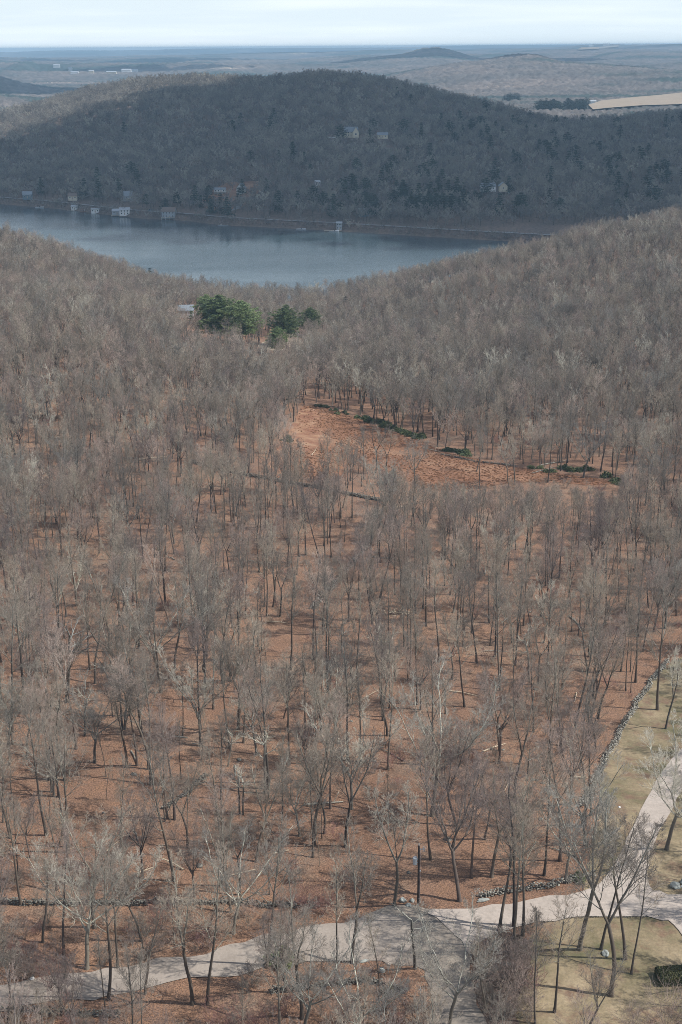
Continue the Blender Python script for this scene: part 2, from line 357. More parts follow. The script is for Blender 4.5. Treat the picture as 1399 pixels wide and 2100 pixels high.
hill(1300, 160, 4300, 280, 600, 400)
hill(895, 105, 7200, 110, 900, 110)
hill(860, 119, 7000, 240, 1100, 260)
hill(1290, 115, 7800, 120, 900, 300)
hill(1450, 97, 12500, 300, 1500, 400)
hill(1240, 97, 14500, 150, 1500, 200)
hill(1050, 103, 16500, 300, 1800, 260)
hill(420, 127, 7800, 110, 500, 90)
hill(760, 118, 9000, 260, 900, 200)
hill(60, 128, 6800, 45, 500, 40)
hill(520, 109, 19000, 420, 2500, 500)
hill(-100, 117, 15000, 300, 2000, 400)
hill(330, 115, 12000, 220, 1200, 160)
hill(760, 107, 21000, 300, 1500, 700)
def distant_h(x, y, bumps=False):
    z = 14 + (vnoise(x, y, 900, 7) - 0.5) * 22 + np.clip((y - 5500) / 14000, 0, 1) * 40
    for i_, (yr, vb, amp) in enumerate(((5900, 140, 26), (6900, 130, 30), (8200, 122, 36), (9900, 115, 40), (12000, 110, 40), (14800, 106, 60), (18000, 102.5, 66), (21600, 100, 60))):
        u_ = x / y * FPX; top = CAM_Z + yr * t_of(vb) + u_ * .004 * yr / FPX * 1.0
        top = top + (vnoise(x, y * 0 + i_ * 77, yr * .16, 40 + i_) - .62) * amp * 1.7 + (vnoise(x, y * 0, yr * .045, 60 + i_) - .5) * amp * .5
        yc = yr + (vnoise(x, y * 0, yr * .2, 80 + i_) - .5) * yr * .10
        z = np.maximum(z, 12 + (np.minimum(top, 157) - 12) * np.exp(-((y - yc) / (yr * .055)) ** 2))
    z = np.maximum(z, 3)
    for hx, hy, s1, s2, sy, top in hills:
        sx = np.where(x < hx, s1, s2)
        g = np.exp(-((x - hx) / sx) ** 2 - ((y - hy) / sy) ** 2)
        cand = 12 + (top - 12) * g
        z = np.where(cand > z, cand, z) + 2.5 * np.exp(-((cand - z) / 9) ** 2)
    return z
def height(x, y):
    x = np.asarray(x, float); y = np.asarray(y, float)
    ys = np.interp(x, sh_x, sh_y)
    out = np.zeros(np.broadcast(x, y).shape)
    m = y < 1180
    nh = np.maximum(near_h(np.where(m, x, 0), np.where(m, y, 100)), -9)
    nh = nh - np.clip(y - 1080, 0, 200) * 0.15
    nh = np.where(m, nh, -20)
    fh = np.where(y < 1000, -30, far_h(x, np.maximum(y, 1000)))
    dh = np.where(y > 2300, distant_h(x, np.maximum(y, 2300)), -30)
    return np.maximum(np.maximum(nh, np.minimum(fh, 400)), dh)
def hz(x, y): return float(height(np.array([x]), np.array([y]))[0])
def at(u, v, z_up=0.0, y0=60, y1=9000):
    """where the line of sight through photograph pixel (u, v) meets the land (raised by z_up)"""
    t = t_of(v); Ys = np.concatenate([np.arange(y0, 1200, 1.0), np.arange(1200, y1, 4.0)]); Ys = Ys[Ys >= y0]
    xs = x_of(u, v, 1.0) * Ys; hs = np.maximum(height(xs, Ys), 0) + z_up
    below = CAM_Z + Ys * t <= hs
    i = int(np.argmax(below)) if below.any() else len(Ys) - 1
    Y = Ys[i]; return float(xs[i]), float(Y), float(max(height(xs[i:i + 1], Ys[i:i + 1])[0], 0))

# ------------------------------------------------------------------ terrain meshes
def grid_mesh(X, Y, Z, name, m):
    r, c = X.shape; idx = np.arange(r * c).reshape(r, c)
    q = np.stack([idx[:-1, :-1], idx[:-1, 1:], idx[1:, 1:], idx[1:, :-1]], -1).reshape(-1, 4)
    return mesh_np(name, np.stack([X, Y, Z], -1).reshape(-1, 3), [q], m)
xs = np.r_[np.arange(-460, -60, 5.0), np.arange(-60, 60, 2.5), np.arange(60, 465, 5.0)]; ys = np.r_[np.arange(20, 260, 2.5), np.arange(260, 1181, 5.0)]
X, Y = np.meshgrid(xs, ys)
g = obj('ground', grid_mesh(X, Y, height(X, Y), 'ground', M['litter'])); tag(g, kind='structure')
xs = np.arange(-1100, 1105, 8.0); ys = np.r_[np.arange(1165, 1560, 3.0), np.arange(1560, 2660, 8.0)]
X, Y = np.meshgrid(xs, ys); g = obj('hillside', grid_mesh(X, Y, np.maximum(height(X, Y), -12) - 0.05, 'hillside', M['woods_floor'])); tag(g, kind='structure')
th = np.radians(np.r_[np.arange(-40, -17, 0.6), np.arange(-17, 17, 0.085), np.arange(17, 41, 0.6)])
rr = [2560.0]
while rr[-1] < 23000: rr.append(rr[-1] * 1.0045)
rr = np.array(rr); T, R = np.meshgrid(th, rr)
X = np.tan(T) * R; Y = R
rng = np.random.default_rng(5)
Z = height(X, Y); fade = np.clip((R - 2560) / 100, 0, 1)
Z = Z + fade * (9 + rng.random(Z.shape) * 8 * np.clip(9000 / R, 0.4, 1))
g = obj('distant_hills', grid_mesh(X, Y, Z, 'distant_hills', M['distant'])); tag(g, kind='structure')
X, Y = np.meshgrid(np.arange(-1300, 1301, 100.0), np.arange(700, 1801, 100.0))
g = obj('lake', grid_mesh(X, Y, X * 0, 'lake', M['water'])); tag(g, kind='structure')

# ------------------------------------------------------------------ sheets draped over the land
def world_poly(pts, wob=0.0, seed=1, step=1.5):
    """photograph outline -> outline on the land, edges resampled and slightly wavy"""
    w_ = [at(u, v)[:2] for u, v in pts]; out = []
    r_ = random.Random(seed)
    for i, a in enumerate(w_):
        b_ = w_[(i + 1) % len(w_)]; L = math.hypot(b_[0] - a[0], b_[1] - a[1]); n = max(1, int(L / step))
        for k in range(n):
            t = k / n; j = wob * (r_.random() - 0.5) * 2 if k else 0; k2 = wob * (r_.random() - 0.5) * 2 if k else 0
            out.append((a[0] + (b_[0] - a[0]) * t + j, a[1] + (b_[1] - a[1]) * t + k2))
    return out
def smooth_pts(pts, n=2):
    for _ in range(n):
        q = []
        for i, a in enumerate(pts):
            b_ = pts[(i + 1) % len(pts)]
            q += [(0.75 * a[0] + 0.25 * b_[0], 0.75 * a[1] + 0.25 * b_[1]), (0.25 * a[0] + 0.75 * b_[0], 0.25 * a[1] + 0.75 * b_[1])]
        pts = q
    return pts
def inside(poly, x, y):
    p = np.asarray(poly); x = np.asarray(x); y = np.asarray(y); r = np.zeros(x.shape, bool)
    x0, y0 = p[-1]
    for x1, y1 in p:
        c = ((y1 > y) != (y0 > y)); s = np.where(c, (x0 - x1) * (y - y1) / ((y0 - y1) if y0 != y1 else 1e-9) + x1, 0)
        r ^= c & (x < s); x0, y0 = x1, y1
    return r
def sheet(name, wp, m, up, step=2.5, kind='structure'):
    p = np.array(wp); gx, gy = np.meshgrid(np.arange(p[:, 0].min(), p[:, 0].max(), step), np.arange(p[:, 1].min(), p[:, 1].max(), step))
    gx = gx.ravel(); gy = gy.ravel(); k = inside(wp, gx, gy)
    co = [Vector(q) for q in wp] + [Vector((a, b_)) for a, b_ in zip(gx[k], gy[k])]
    n = len(wp)
    v, e, f, _, _, _ = delaunay_2d_cdt(co, [(i, (i + 1) % n) for i in range(n)], [list(range(n))], 2, 1e-4)
    va = np.array([tuple(q) for q in v]); z = height(va[:, 0], va[:, 1]) + up
    me = mesh_np(name, np.c_[va, z], [np.array([q for q in f if len(q) == 3])], m)
    o = obj(name, me); tag(o, kind=kind); return o
LAWN_TOP = world_poly(smooth_pts([(1195, 1800), (1235, 1640), (1215, 1590), (1262, 1520), (1310, 1430), (1365, 1362), (1480, 1330), (1500, 1560), (1520, 1700), (1450, 2000), (1420, 2180), (1100, 2180), (985, 2120), (1060, 1990), (1090, 1910), (1190, 1880)], 1), 0.35, 2)
DRIVE = world_poly(smooth_pts([(862, 1874), (920, 1868), (985, 1870), (1060, 1857), (1140, 1845), (1205, 1835), (1232, 1815), (1262, 1770), (1300, 1690), (1335, 1620), (1368, 1570), (1399, 1538), (1440, 1510), (1470, 1560), (1399, 1615), (1378, 1660), (1345, 1720), (1328, 1765), (1320, 1805), (1330, 1832), (1352, 1843), (1399, 1842), (1460, 1838), (1470, 1990), (1399, 1945), (1388, 1925), (1372, 1902), (1345, 1895), (1250, 1890), (1150, 1895), (1080, 1905), (1010, 1925), (975, 1945), (952, 1968), (938, 1930), (900, 1900)], 1), 0.12, 3)
ROAD = world_poly(smooth_pts([(-60, 2020), (100, 2005), (250, 1985), (420, 1955), (520, 1925), (640, 1905), (760, 1880), (790, 1878), (850, 1905), (840, 1950), (800, 1985), (770, 1980), (690, 1972), (600, 1975), (480, 2000), (380, 2013), (200, 2043), (0, 2072), (-60, 2080)], 1), 0.7, 4)
ASPH = world_poly(smooth_pts([(700, 1905), (760, 1878), (800, 1862), (860, 1866), (920, 1872), (965, 1880), (985, 1900), (960, 1960), (955, 2010), (975, 2060), (1000, 2140), (1010, 2240), (880, 2240), (880, 2120), (878, 2040), (862, 1990), (790, 1985), (745, 1950), (680, 1940)], 1), 0.35, 5)
BANK = world_poly(smooth_pts([(985, 1945), (1060, 1915), (1085, 1960), (1075, 2010), (1050, 2060), (1060, 2130), (1000, 2130), (965, 2040), (962, 1990)], 1), 0.4, 6)
CLEAR = world_poly(smooth_pts([(632, 828), (680, 840), (760, 868), (850, 898), (900, 925), (975, 945), (1060, 962), (1140, 975), (1230, 985), (1265, 998), (1200, 1000), (1130, 992), (1060, 993), (990, 1003), (930, 1010), (880, 1008), (835, 985), (760, 960), (700, 985), (640, 985), (595, 968), (585, 935), (600, 890), (615, 850)], 1), 1.2, 7, 4)
SANDY = world_poly(smooth_pts([(618, 842), (640, 836), (660, 850), (650, 885), (690, 900), (640, 925), (600, 935), (600, 975), (560, 985), (548, 960), (570, 915), (595, 880)], 1), 1.0, 8, 4)
LAWN2 = world_poly(smooth_pts([(560, 690), (650, 700), (640, 722), (520, 716)], 1), 1.0, 9, 4)
sheet('lawn', LAWN_TOP, M['lawn'], 0.05)
sheet('road', ROAD, M['gravel'], 0.11)
sheet('asphalt_road', ASPH, M['asphalt'], 0.07)
sheet('driveway', DRIVE, M['drive'], 0.15)
sheet('soil_bank', BANK, M['soil'], 0.09)
sheet('clearing_ground', CLEAR, M['clearing'], 0.08, 4)
sheet('sandy_track_ground', SANDY, M['sandy'], 0.13, 4)
sheet('dry_meadow_ground', LAWN2, M['field'], 0.13, 4)
# road along the far shore
sx = np.arange(-800, 900, 8.0); sy = np.interp(sx, sh_x, sh_y)
k = np.ones(7) / 7; sy = np.convolve(np.pad(sy, 3, mode='edge'), k, 'valid')
V = np.r_[np.c_[sx, sy + 11.0, np.full(len(sx), ROAD_Z + 0.35)], np.c_[sx, sy + 17.5, np.full(len(sx), ROAD_Z + 0.35)]]
n = len(sx); i = np.arange(n - 1)
g = obj('shore_road', mesh_np('shore_road', V, [np.c_[i, i + 1, i + 1 + n, i + n]], M['shore_road'])); tag(g, kind='structure')
# distant fields
def far_patch(name, pts, m, up, y0):
    w_ = []
    for u, v in pts: w_.append(at(u, v, 14, y0=y0, y1=20000)[:2])
    w_ = np.array(w_); c = w_.mean(0); n = len(w_)
    o = sheet(name, [tuple(q) for q in w_], m, up, 60); return [tuple(q) for q in w_]
FIELD = far_patch('tan_field_ground', [(1212, 222), (1240, 213), (1300, 207), (1360, 202), (1450, 193), (1450, 218), (1399, 222), (1320, 224), (1250, 229), (1222, 232)], M['field'], 17.5, 2700)
FIELD2 = far_patch('far_field_ground', [(1192, 108), (1235, 102), (1275, 98), (1276, 101), (1235, 106)], M['field'], 22, 8000)

# ------------------------------------------------------------------ trees
def tubes(lines):
    """lines: list of (pts(n,3), radii(n), sides, thk) -> verts, tris/quads, thk"""
    groups = {}
    for p, r, s, k in lines: groups.setdefault((len(p), s), []).append((p, r, k))
    VV, QQ, KK, off = [], [], [], 0
    for (n, s), L in groups.items():
        Pm = np.array([l[0] for l in L], float); Rm = np.array([l[1] for l in L], float); Km = np.array([np.broadcast_to(l[2], n) for l in L], float)
        T = np.gradient(Pm, axis=1); T /= np.linalg.norm(T, axis=2, keepdims=True) + 1e-9
        ref = np.where(np.abs(T[..., 2:3]) > 0.9, np.array([1.0, 0, 0]), np.array([0, 0, 1.0]))
        U = np.cross(T, ref); U /= np.linalg.norm(U, axis=2, keepdims=True) + 1e-9; W_ = np.cross(T, U)
        a = np.arange(s) * 2 * PI / s
        ring = (Pm[:, :, None] + Rm[:, :, None, None] * (np.cos(a)[None, None, :, None] * U[:, :, None] + np.sin(a)[None, None, :, None] * W_[:, :, None]))
        m = len(L); idx = off + np.arange(m * n * s).reshape(m, n, s); nx = np.roll(idx, -1, axis=2)
        q = np.stack([idx[:, :-1], nx[:, :-1], nx[:, 1:], idx[:, 1:]], -1).reshape(-1, 4)
        VV.append(ring.reshape(-1, 3)); QQ.append(q); KK.append(np.repeat(Km.reshape(-1), s)); off += m * n * s
    return np.concatenate(VV), np.concatenate(QQ), np.concatenate(KK)
def rv(r): 
    a = r.uniform(0, 2 * PI); return np.array([math.cos(a), math.sin(a), 0.0])
def unit(v): return v / (np.linalg.norm(v) + 1e-9)
def grow(r, p, d, L, rad, level, spec, lines, up):
    """one branch and everything that grows from it"""
    lv = spec[level]; n = lv['seg']; pts = [p]; q = p.copy(); dd = unit(d)
    wob = lv['wob']
    for i in range(n):
        dd = unit(dd + np.array([r.gauss(0, wob), r.gauss(0, wob), r.gauss(0, wob * 0.6)]) + np.array([0, 0, up * lv['up']]))
        q = q + dd * (L / n); pts.append(q)
    pts = np.array(pts); rads = rad * (1 - (1 - lv['tip']) * np.linspace(0, 1, n + 1) ** 0.9)
    k = lv['thk']; lines.append((pts, np.maximum(rads, spec['rmin']), lv['sides'], k))
    if level + 1 >= spec['levels']: return
    m = max(1, int(round(lv['kids'] * r.uniform(0.8, 1.2))))
    t0 = lv['t0']; ang0 = r.uniform(0, 2 * PI)
    for j in range(m):
        t = t0 + (1 - t0) * ((j + r.uniform(0.2, 0.8)) / m); f = t * n; i = min(int(f), n - 1); a = f - i
        bp = pts[i] * (1 - a) + pts[i + 1] * a; td = unit(pts[i + 1] - pts[i])
        ref = np.array([1.0, 0, 0]) if abs(td[2]) > 0.9 else np.array([0, 0, 1.0])
        u_ = unit(np.cross(td, ref)); v_ = np.cross(td, u_); an = ang0 + j * 2.4 + r.uniform(-0.5, 0.5)
        side = math.cos(an) * u_ + math.sin(an) * v_
        sp = math.radians(r.gauss(lv['ang'], 8)); nd = td * math.cos(sp) + side * math.sin(sp)
        rr_ = rads[i] * (1 - a) + rads[i + 1] * a
        sl = L * lv['ratio'] * r.uniform(0.7, 1.15) * (1 - 0.55 * (t - t0) / (1 - t0 + 1e-6))
        grow(r, bp, nd, sl, min(rr_ * 0.75, rad * lv['rr']), level + 1, spec, lines, up)
def tree_lines(kind, H, seed, lod):
    """returns trunk lines, crown lines"""
    r = random.Random(seed); tl = []; cl = []
    q = {'near': 1.0, 'mid': 0.62, 'far': 0.40}[lod]
    tw = {'near': 0.008, 'mid': 0.0115, 'far': 0.036}[lod]
    if lod == 'near': spec = {'levels': 4, 'rmin': tw}
    elif lod == 'mid': spec = {'levels': 4, 'rmin': tw}
    else: spec = {'levels': 3, 'rmin': tw}
    S = [dict(seg=6, wob=.075, up=.10, tip=.25, kids=5.8 if lod == 'near' else 5.2, t0=.18, ang=34, ratio=.56, rr=.5, sides=5 if lod == 'near' else 4, thk=.42),
         dict(seg=4 if lod == 'near' else 3, wob=.09, up=.10, tip=.3, kids=6 if lod == 'near' else 4.5, t0=.12, ang=34, ratio=.58, rr=.5, sides=4 if lod == 'near' else 3, thk=.62),
         dict(seg=3 if lod == 'near' else 2, wob=.09, up=.08, tip=.4, kids=5 if lod == 'near' else 4.5, t0=.08, ang=31, ratio=.66, rr=.6, sides=3, thk=.82),
         dict(seg=2 if lod == 'near' else 1, wob=.12, up=.08, tip=.5, kids=0, t0=0, ang=30, ratio=.5, rr=.6, sides=3, thk=1.0)]
    if lod == 'far':
        S = [dict(S[0], seg=3, kids=6, sides=3), dict(S[1], seg=2, kids=7, thk=.7), dict(S[3], seg=1)]
    if kind in ('vase', 'broad', 'forked') and lod == 'near': S[0]['kids'] = 7.2
    for i, s_ in enumerate(S): spec[i] = s_
    seg = {'near': 12, 'mid': 8, 'far': 4}[lod]; sides = {'near': 8, 'mid': 5, 'far': 4}[lod]
    def leader(p0, d0, L, r0, r1, wob=0.05, k0=0.0, k1=0.4, up=0.05, dest=tl):
        pts = [p0]; d_ = unit(d0); p = p0
        for i in range(seg):
            d_ = unit(d_ + np.array([r.gauss(0, wob), r.gauss(0, wob), up])); p = p + d_ * L / seg; pts.append(p)
        t = np.linspace(0, 1, seg + 1); rad = r0 + (r1 - r0) * t
        if k0 == 0.0: rad = rad + r0 * 0.45 * np.exp(-t * 22)
        dest.append((np.array(pts), rad, sides, k0 + (k1 - k0) * t ** 1.5)); return np.array(pts), rad
    def limbs(pts, rad, t0, t1, n, Lf, ang0, ang1):
        a0 = r.uniform(0, 6.28)
        for j in range(n):
            t = t0 + (t1 - t0) * (j + r.uniform(.1, .9)) / n; f = t * seg; i = min(int(f), seg - 1); a = f - i
            p = pts[i] * (1 - a) + pts[i + 1] * a; s = math.radians(ang0 + (ang1 - ang0) * (t - t0) / (t1 - t0 + 1e-6) + r.gauss(0, 7))
            d_ = unit(pts[i + 1] - pts[i]) * math.cos(s) + rv_at(a0 + j * 2.4 + r.uniform(-.4, .4)) * math.sin(s)
            grow(r, p, d_, Lf(t) * r.uniform(.75, 1.2), max(rad[i] * 0.45, 0.025), 0, spec, cl, 1.0)
    def rv_at(a): return np.array([math.cos(a), math.sin(a), 0.0])
    lean = np.array([r.gauss(0, .04), r.gauss(0, .04), 1.0])
    if kind == 'forest':       # tall trunk, crown in the upper half
        pts, rad = leader(np.zeros(3), lean, H * .93, H * .0088, H * .002, .026)
        limbs(pts, rad, .46 + r.uniform(-.08, .08), .98, int(13 * (1 if lod != 'far' else .7)), lambda t: H * (.30 - .20 * max(0, (t - .5)) * 1.6), 42, 18)
    elif kind == 'slender':
        pts, rad = leader(np.zeros(3), lean, H * .95, H * .0065, H * .0018, .028)
        limbs(pts, rad, .45, .98, int(11 * (1 if lod != 'far' else .7)), lambda t: H * (.20 - .12 * max(0, (t - .5)) * 1.7), 40, 16)
    elif kind == 'forked':     # trunk splits into two or three rising leaders
        pts, rad = leader(np.zeros(3), lean, H * .38, H * .0102, H * .0078, .05, 0, .15)
        nf = r.choice([2, 3, 3]); a0 = r.uniform(0, 6.28)
        for j in range(nf):
            s = math.radians(r.uniform(14, 26)); d_ = np.array([math.cos(a0 + j * 6.28 / nf) * math.sin(s), math.sin(a0 + j * 6.28 / nf) * math.sin(s), math.cos(s)])
            p2, r2 = leader(pts[-1], d_, H * .55 * r.uniform(.85, 1.05), H * .006, H * .0018, .05, .15, .45)
            limbs(p2, r2, .12, .98, int(9 * (1 if lod != 'far' else .7)), lambda t: H * (.24 - .14 * t), 38, 20)
    elif kind == 'vase':       # rounded full crown on a short trunk
        pts, rad = leader(np.zeros(3), lean, H * .34, H * .0105, H * .0085, .04, 0, .2)
        nf = 5; a0 = r.uniform(0, 6.28)
        for j in range(nf):
            s = math.radians(r.uniform(18, 42)); d_ = np.array([math.cos(a0 + j * 6.28 / nf) * math.sin(s), math.sin(a0 + j * 6.28 / nf) * math.sin(s), math.cos(s)])
            p2, r2 = leader(pts[-1 - (j % 3)], d_, H * .52 * r.uniform(.85, 1.1), H * .006, H * .0018, .07, .2, .5, .10)
            limbs(p2, r2, .1, .98, int(8 * (1 if lod != 'far' else .6)), lambda t: H * (.22 - .10 * t), 36, 20)
    elif kind == 'broad':      # wide pale spreading limbs
        pts, rad = leader(np.zeros(3), lean, H * .30, H * .0115, H * .009, .05, 0, .25)
        nf = 6; a0 = r.uniform(0, 6.28)
        for j in range(nf):
            s = math.radians(r.uniform(25, 58)); d_ = np.array([math.cos(a0 + j * 6.28 / nf) * math.sin(s), math.sin(a0 + j * 6.28 / nf) * math.sin(s), math.cos(s)])
            p2, r2 = leader(pts[-1 - (j % 4)], d_, H * .58 * r.uniform(.8, 1.1), H * .005, H * .0018, .11, .3, .5, .09)
            limbs(p2, r2, .15, .98, 7, lambda t: H * (.22 - .10 * t), 42, 24)
    elif kind == 'snag':       # broken old tree, few crooked limbs
        pts, rad = leader(np.zeros(3), lean, H * .62, H * .013, H * .009, .05, 0, .3)
        spec2 = dict(spec); spec2['levels'] = 3
        for j in range(7):
            i = seg - r.randint(0, seg // 3); a = r.uniform(0, 6.28); s = math.radians(r.uniform(35, 85))
            grow(r, pts[i], np.array([math.cos(a) * math.sin(s), math.sin(a) * math.sin(s), math.cos(s)]), H * r.uniform(.14, .3), H * .006, 0, spec2, cl, .5)
    elif kind == 'shrub':      # many stems from the ground
        sp = dict(spec); sp['levels'] = 3 if lod == 'near' else 2
        for j in range(16 if lod == 'near' else 9):
            a = r.uniform(0, 6.28); s = math.radians(r.uniform(4, 38))
            grow(r, rv_at(a) * r.uniform(0, .06 * H), np.array([math.cos(a) * math.sin(s), math.sin(a) * math.sin(s), math.cos(s)]), H * r.uniform(.7, 1.0), max(.018, tw * 1.3), 1 if lod != 'far' else 0, spec, cl, .6)
        return cl[:3], cl[3:]
    return tl, cl
def tree_mesh(name, kind, H, seed, lod, m, joined=False):
    tl, cl = tree_lines(kind, H, seed, lod)
    if joined:
        v, q, k = tubes(tl + cl); v[:, :2] *= {'near': 1.12, 'mid': 1.22, 'far': 1.55}[lod]; return mesh_np(name, v, [q], m, k)
    v, q, k = tubes(tl); v[:, :2] *= 1.12; a = mesh_np('trunk', v, [q], m, k)
    v, q, k = tubes(cl); v[:, :2] *= 1.12; b_ = mesh_np('crown', v, [q], m, k); return a, b_
# prototypes (trunk mesh, crown mesh) of the near trees; each placed tree gets objects of its own
NEAR = {}
for kind, cnt, H, m in (('forest', 8, 19, 'bark'), ('slender', 5, 16, 'bark'), ('forked', 4, 19, 'bark'), ('vase', 2, 17, 'bark_pink'), ('broad', 3, 17, 'bark_pale'), ('snag', 3, 17, 'bark_pale')):
    NEAR[kind] = [(tree_mesh('t', kind, H, 100 * len(NEAR) + i, 'near', M[m]), H) for i in range(cnt)]
NEAR['forked_pale'] = [(tree_mesh('t', 'forked', 18, 900 + i, 'near', M['bark_pale']), 18) for i in range(2)]
NEAR['forest_pink'] = [(tree_mesh('t', 'forest', 18, 930 + i, 'near', M['bark_pink']), 18) for i in range(2)]
placed = []    # (x, y, radius)
def put_tree(kind, x, y, H, rz, label, group=None, i=0, name='bare_tree', lean=(0, 0)):
    (tm, cm), H0 = NEAR[kind][i % len(NEAR[kind])]
    e = empty(name, (x, y, hz(x, y) - 0.1), rz, H / H0); e.rotation_euler = (lean[1], lean[0], rz)
    obj('trunk', tm, e); obj('crown', cm, e)
    tag(e, label, 'tree' if name != 'bare_shrub' else 'shrub', group); placed.append((x, y)); return e
def tree_px(kind, u, v, vtop, label, i=0, rz=0.0, lean=(0, 0)):
    x, y, z = at(u, v)
    t = t_of(vtop); H = (CAM_Z + y * t - z)
    H = max(5, H * 1.07); put_tree(kind, x, y, H, rz, label, None, i, lean=lean)
L_ = [
 ('forked_pale', 803, 1866, 1600, 'grey forked bare tree at the wood edge just left of the utility pole', 0, 0.4),
 ('slender', 808, 1815, 1660, 'thin bare tree close behind the forked tree beside the utility pole', 1, 1.0),
 ('broad', 882, 1677, 1375, 'tall dark-trunked bare tree with pale spreading top above the utility pole', 0, 2.0),
 ('vase', 937, 1852, 1560, 'bare tree with pale rising limbs at the wood edge right of the utility pole', 1, 0.2),
 ('forest', 1018, 1915, 1630, 'leaning bare tree at the road bend, left of a close pair', 2, 1.2),
 ('forest_pink', 1048, 1905, 1600, 'bare tree at the road bend, right of a close pair', 0, 2.2),
 ('forest', 1066, 1925, 1650, 'slim bare tree on the dark soil bank beside the road bend', 5, 3.2),
 ('forest_pink', 1143, 1772, 1500, 'dark-trunked bare tree just above the long low driveway wall', 1, 0.7),
 ('forked_pale', 1182, 1960, 1600, 'tall grey bare tree on the lawn in front of the driveway wall end', 1, 1.5),
 ('forest', 1226, 1952, 1700, 'right-leaning bare tree on the lawn island below the driveway fork', 4, 0.1),
 ('forked', 1245, 2050, 1690, 'tallest multi-limbed bare tree on the lawn island below the driveway fork', 0, 0.9),
 ('forest', 1276, 1978, 1690, 'strongly leaning bare tree whose top crosses the rising driveway', 3, 2.9),
 ('slender', 1288, 2003, 1760, 'thin bare tree just beside the strongly leaning tree on the lawn', 0, 1.1),
 ('broad', 1362, 1752, 1480, 'pale round-topped bare tree standing on the lawn beside the rising driveway', 1, 0.5),
 ('forest', 1345, 1465, 1215, 'dark-trunked bare tree on the grass beside the top of the stone wall', 1, 2.5),
 ('forked_pale', 1362, 1500, 1340, 'pale-limbed bare tree on the grass between stone wall and driveway', 0, 1.9),
 ('broad', 915, 2105, 1855, 'wide pale many-limbed bare tree beside the asphalt road at the bottom', 2, 1.7),
 ('forked', 985, 2090, 1900, 'bare tree in the thicket right of the asphalt road', 1, 0.3),
 ('slender', 1090, 2110, 1880, 'thin bare tree on the lawn edge beside the rocky soil bank', 2, 1.3),
 ('forest', 1130, 2080, 1850, 'slim bare tree on the lawn below the grey stone pile', 0, 0.3),
 ('forked', 1195, 2140, 1950, 'low-forking dark bare tree at the bottom of the lawn', 2, 2.3),
 ('broad', 172, 1985, 1690, 'large pale multi-limbed tree between the long stone wall and gravel road', 1, 2.4),
 ('forest', 235, 1990, 1750, 'bare tree just right of the large pale tree by the gravel road', 1, 0.4),
 ('vase', 118, 2070, 1930, 'small reddish bushy bare tree in front of the gravel road', 0, 0.1),
 ('vase', 150, 2120, 1960, 'dense twiggy bare tree at the lower edge beneath the gravel road', 1, 2.1),
 ('forked', 292, 2045, 1850, 'fan-shaped bare tree on the near edge of the gravel road', 3, 1.4),
 ('forked', 388, 2060, 1770, 'clump-like bare tree with many dark stems at the gravel road edge', 0, 2.7),
 ('forest', 418, 2060, 1760, 'upright bare tree right of the dark-stemmed clump by the gravel road', 5, 1.0),
 ('forest', 540, 1990, 1700, 'tall dark bare tree at the near edge of the widening gravel road', 2, 0.6),
 ('broad', 615, 2130, 1890, 'small pale-green lichened tree with crooked limbs in front of the gravel road', 0, 1.2),
 ('slender', 681, 2015, 1770, 'thin dark bare tree at the tip of the leaf strip beside the gravel road', 3, 0.9),
 ('slender', 770, 2060, 1880, 'thin bare tree beside the short stone wall near the white marker post', 1, 1.9),
 ('forked', 704, 1738, 1500, 'dark crooked bare tree inside the wood up-slope from the utility pole', 1, 2.0),
 ('vase', 1020, 1570, 1365, 'round full-crowned bare tree in the wood left of the stone wall', 0, 1.0),
 ('vase', 1165, 1655, 1445, 'pinkish round-crowned bare tree close to the lower end of the stone wall', 1, 2.6),
 ('vase', 930, 1700, 1490, 'pinkish wide-crowned bare tree behind the one right of the utility pole', 1, 0.9),
 ('broad', 778, 1085, 915, 'pale open-branched tree standing in the gap below the rusty clearing', 1, 0.8),
 ('forked_pale', 1043, 1005, 905, 'pale two-armed tree at the lower right rim of the rusty clearing', 1, 0.2),
 ('forked_pale', 978, 970, 870, 'pale leaning forked tree near the brush at the clearing edge', 0, 1.2),
 ('broad', 1197, 985, 850, 'tall spreading tree standing clear at the far right of the clearing', 2, 2.3),
 ('snag', 135, 1440, 1215, 'broken-topped old tree with crooked white limbs in the left wood', 0, 1.0),
 ('broad', 326, 1400, 1180, 'large tree with wide whitish spreading crown in the left wood', 2, 0.2),
 ('forest', 52, 1462, 1180, 'thick dark-trunked tree with a pale side limb near the left edge', 4, 1.7),
 ('forest', 22, 1500, 1230, 'thick left-leaning tree beside the thick dark-trunked one near the left edge', 0, 2.1),
 ('broad', 408, 1530, 1330, 'pale-limbed tree above the small stone heap in the middle wood', 0, 2.9),
 ('broad', 610, 1720, 1540, 'pale-limbed bare tree in the wood above the gravel road', 1, 3.6),
 ('forked', 665, 1570, 1380, 'dark low-forking tree below the bright leaf bank of the middle wall', 3, 0.5),
]
r_lean = random.Random(3)
for i_, (kind, u, v, vt, lab, i, rz) in enumerate(L_):
    ln = {'leaning': 0.14}.get('leaning' if 'leaning' in lab else '', 0.0)
    if 'left-leaning' in lab: ln = -0.08
    tree_px(kind, u, v, vt, lab, i, rz, (ln, 0))

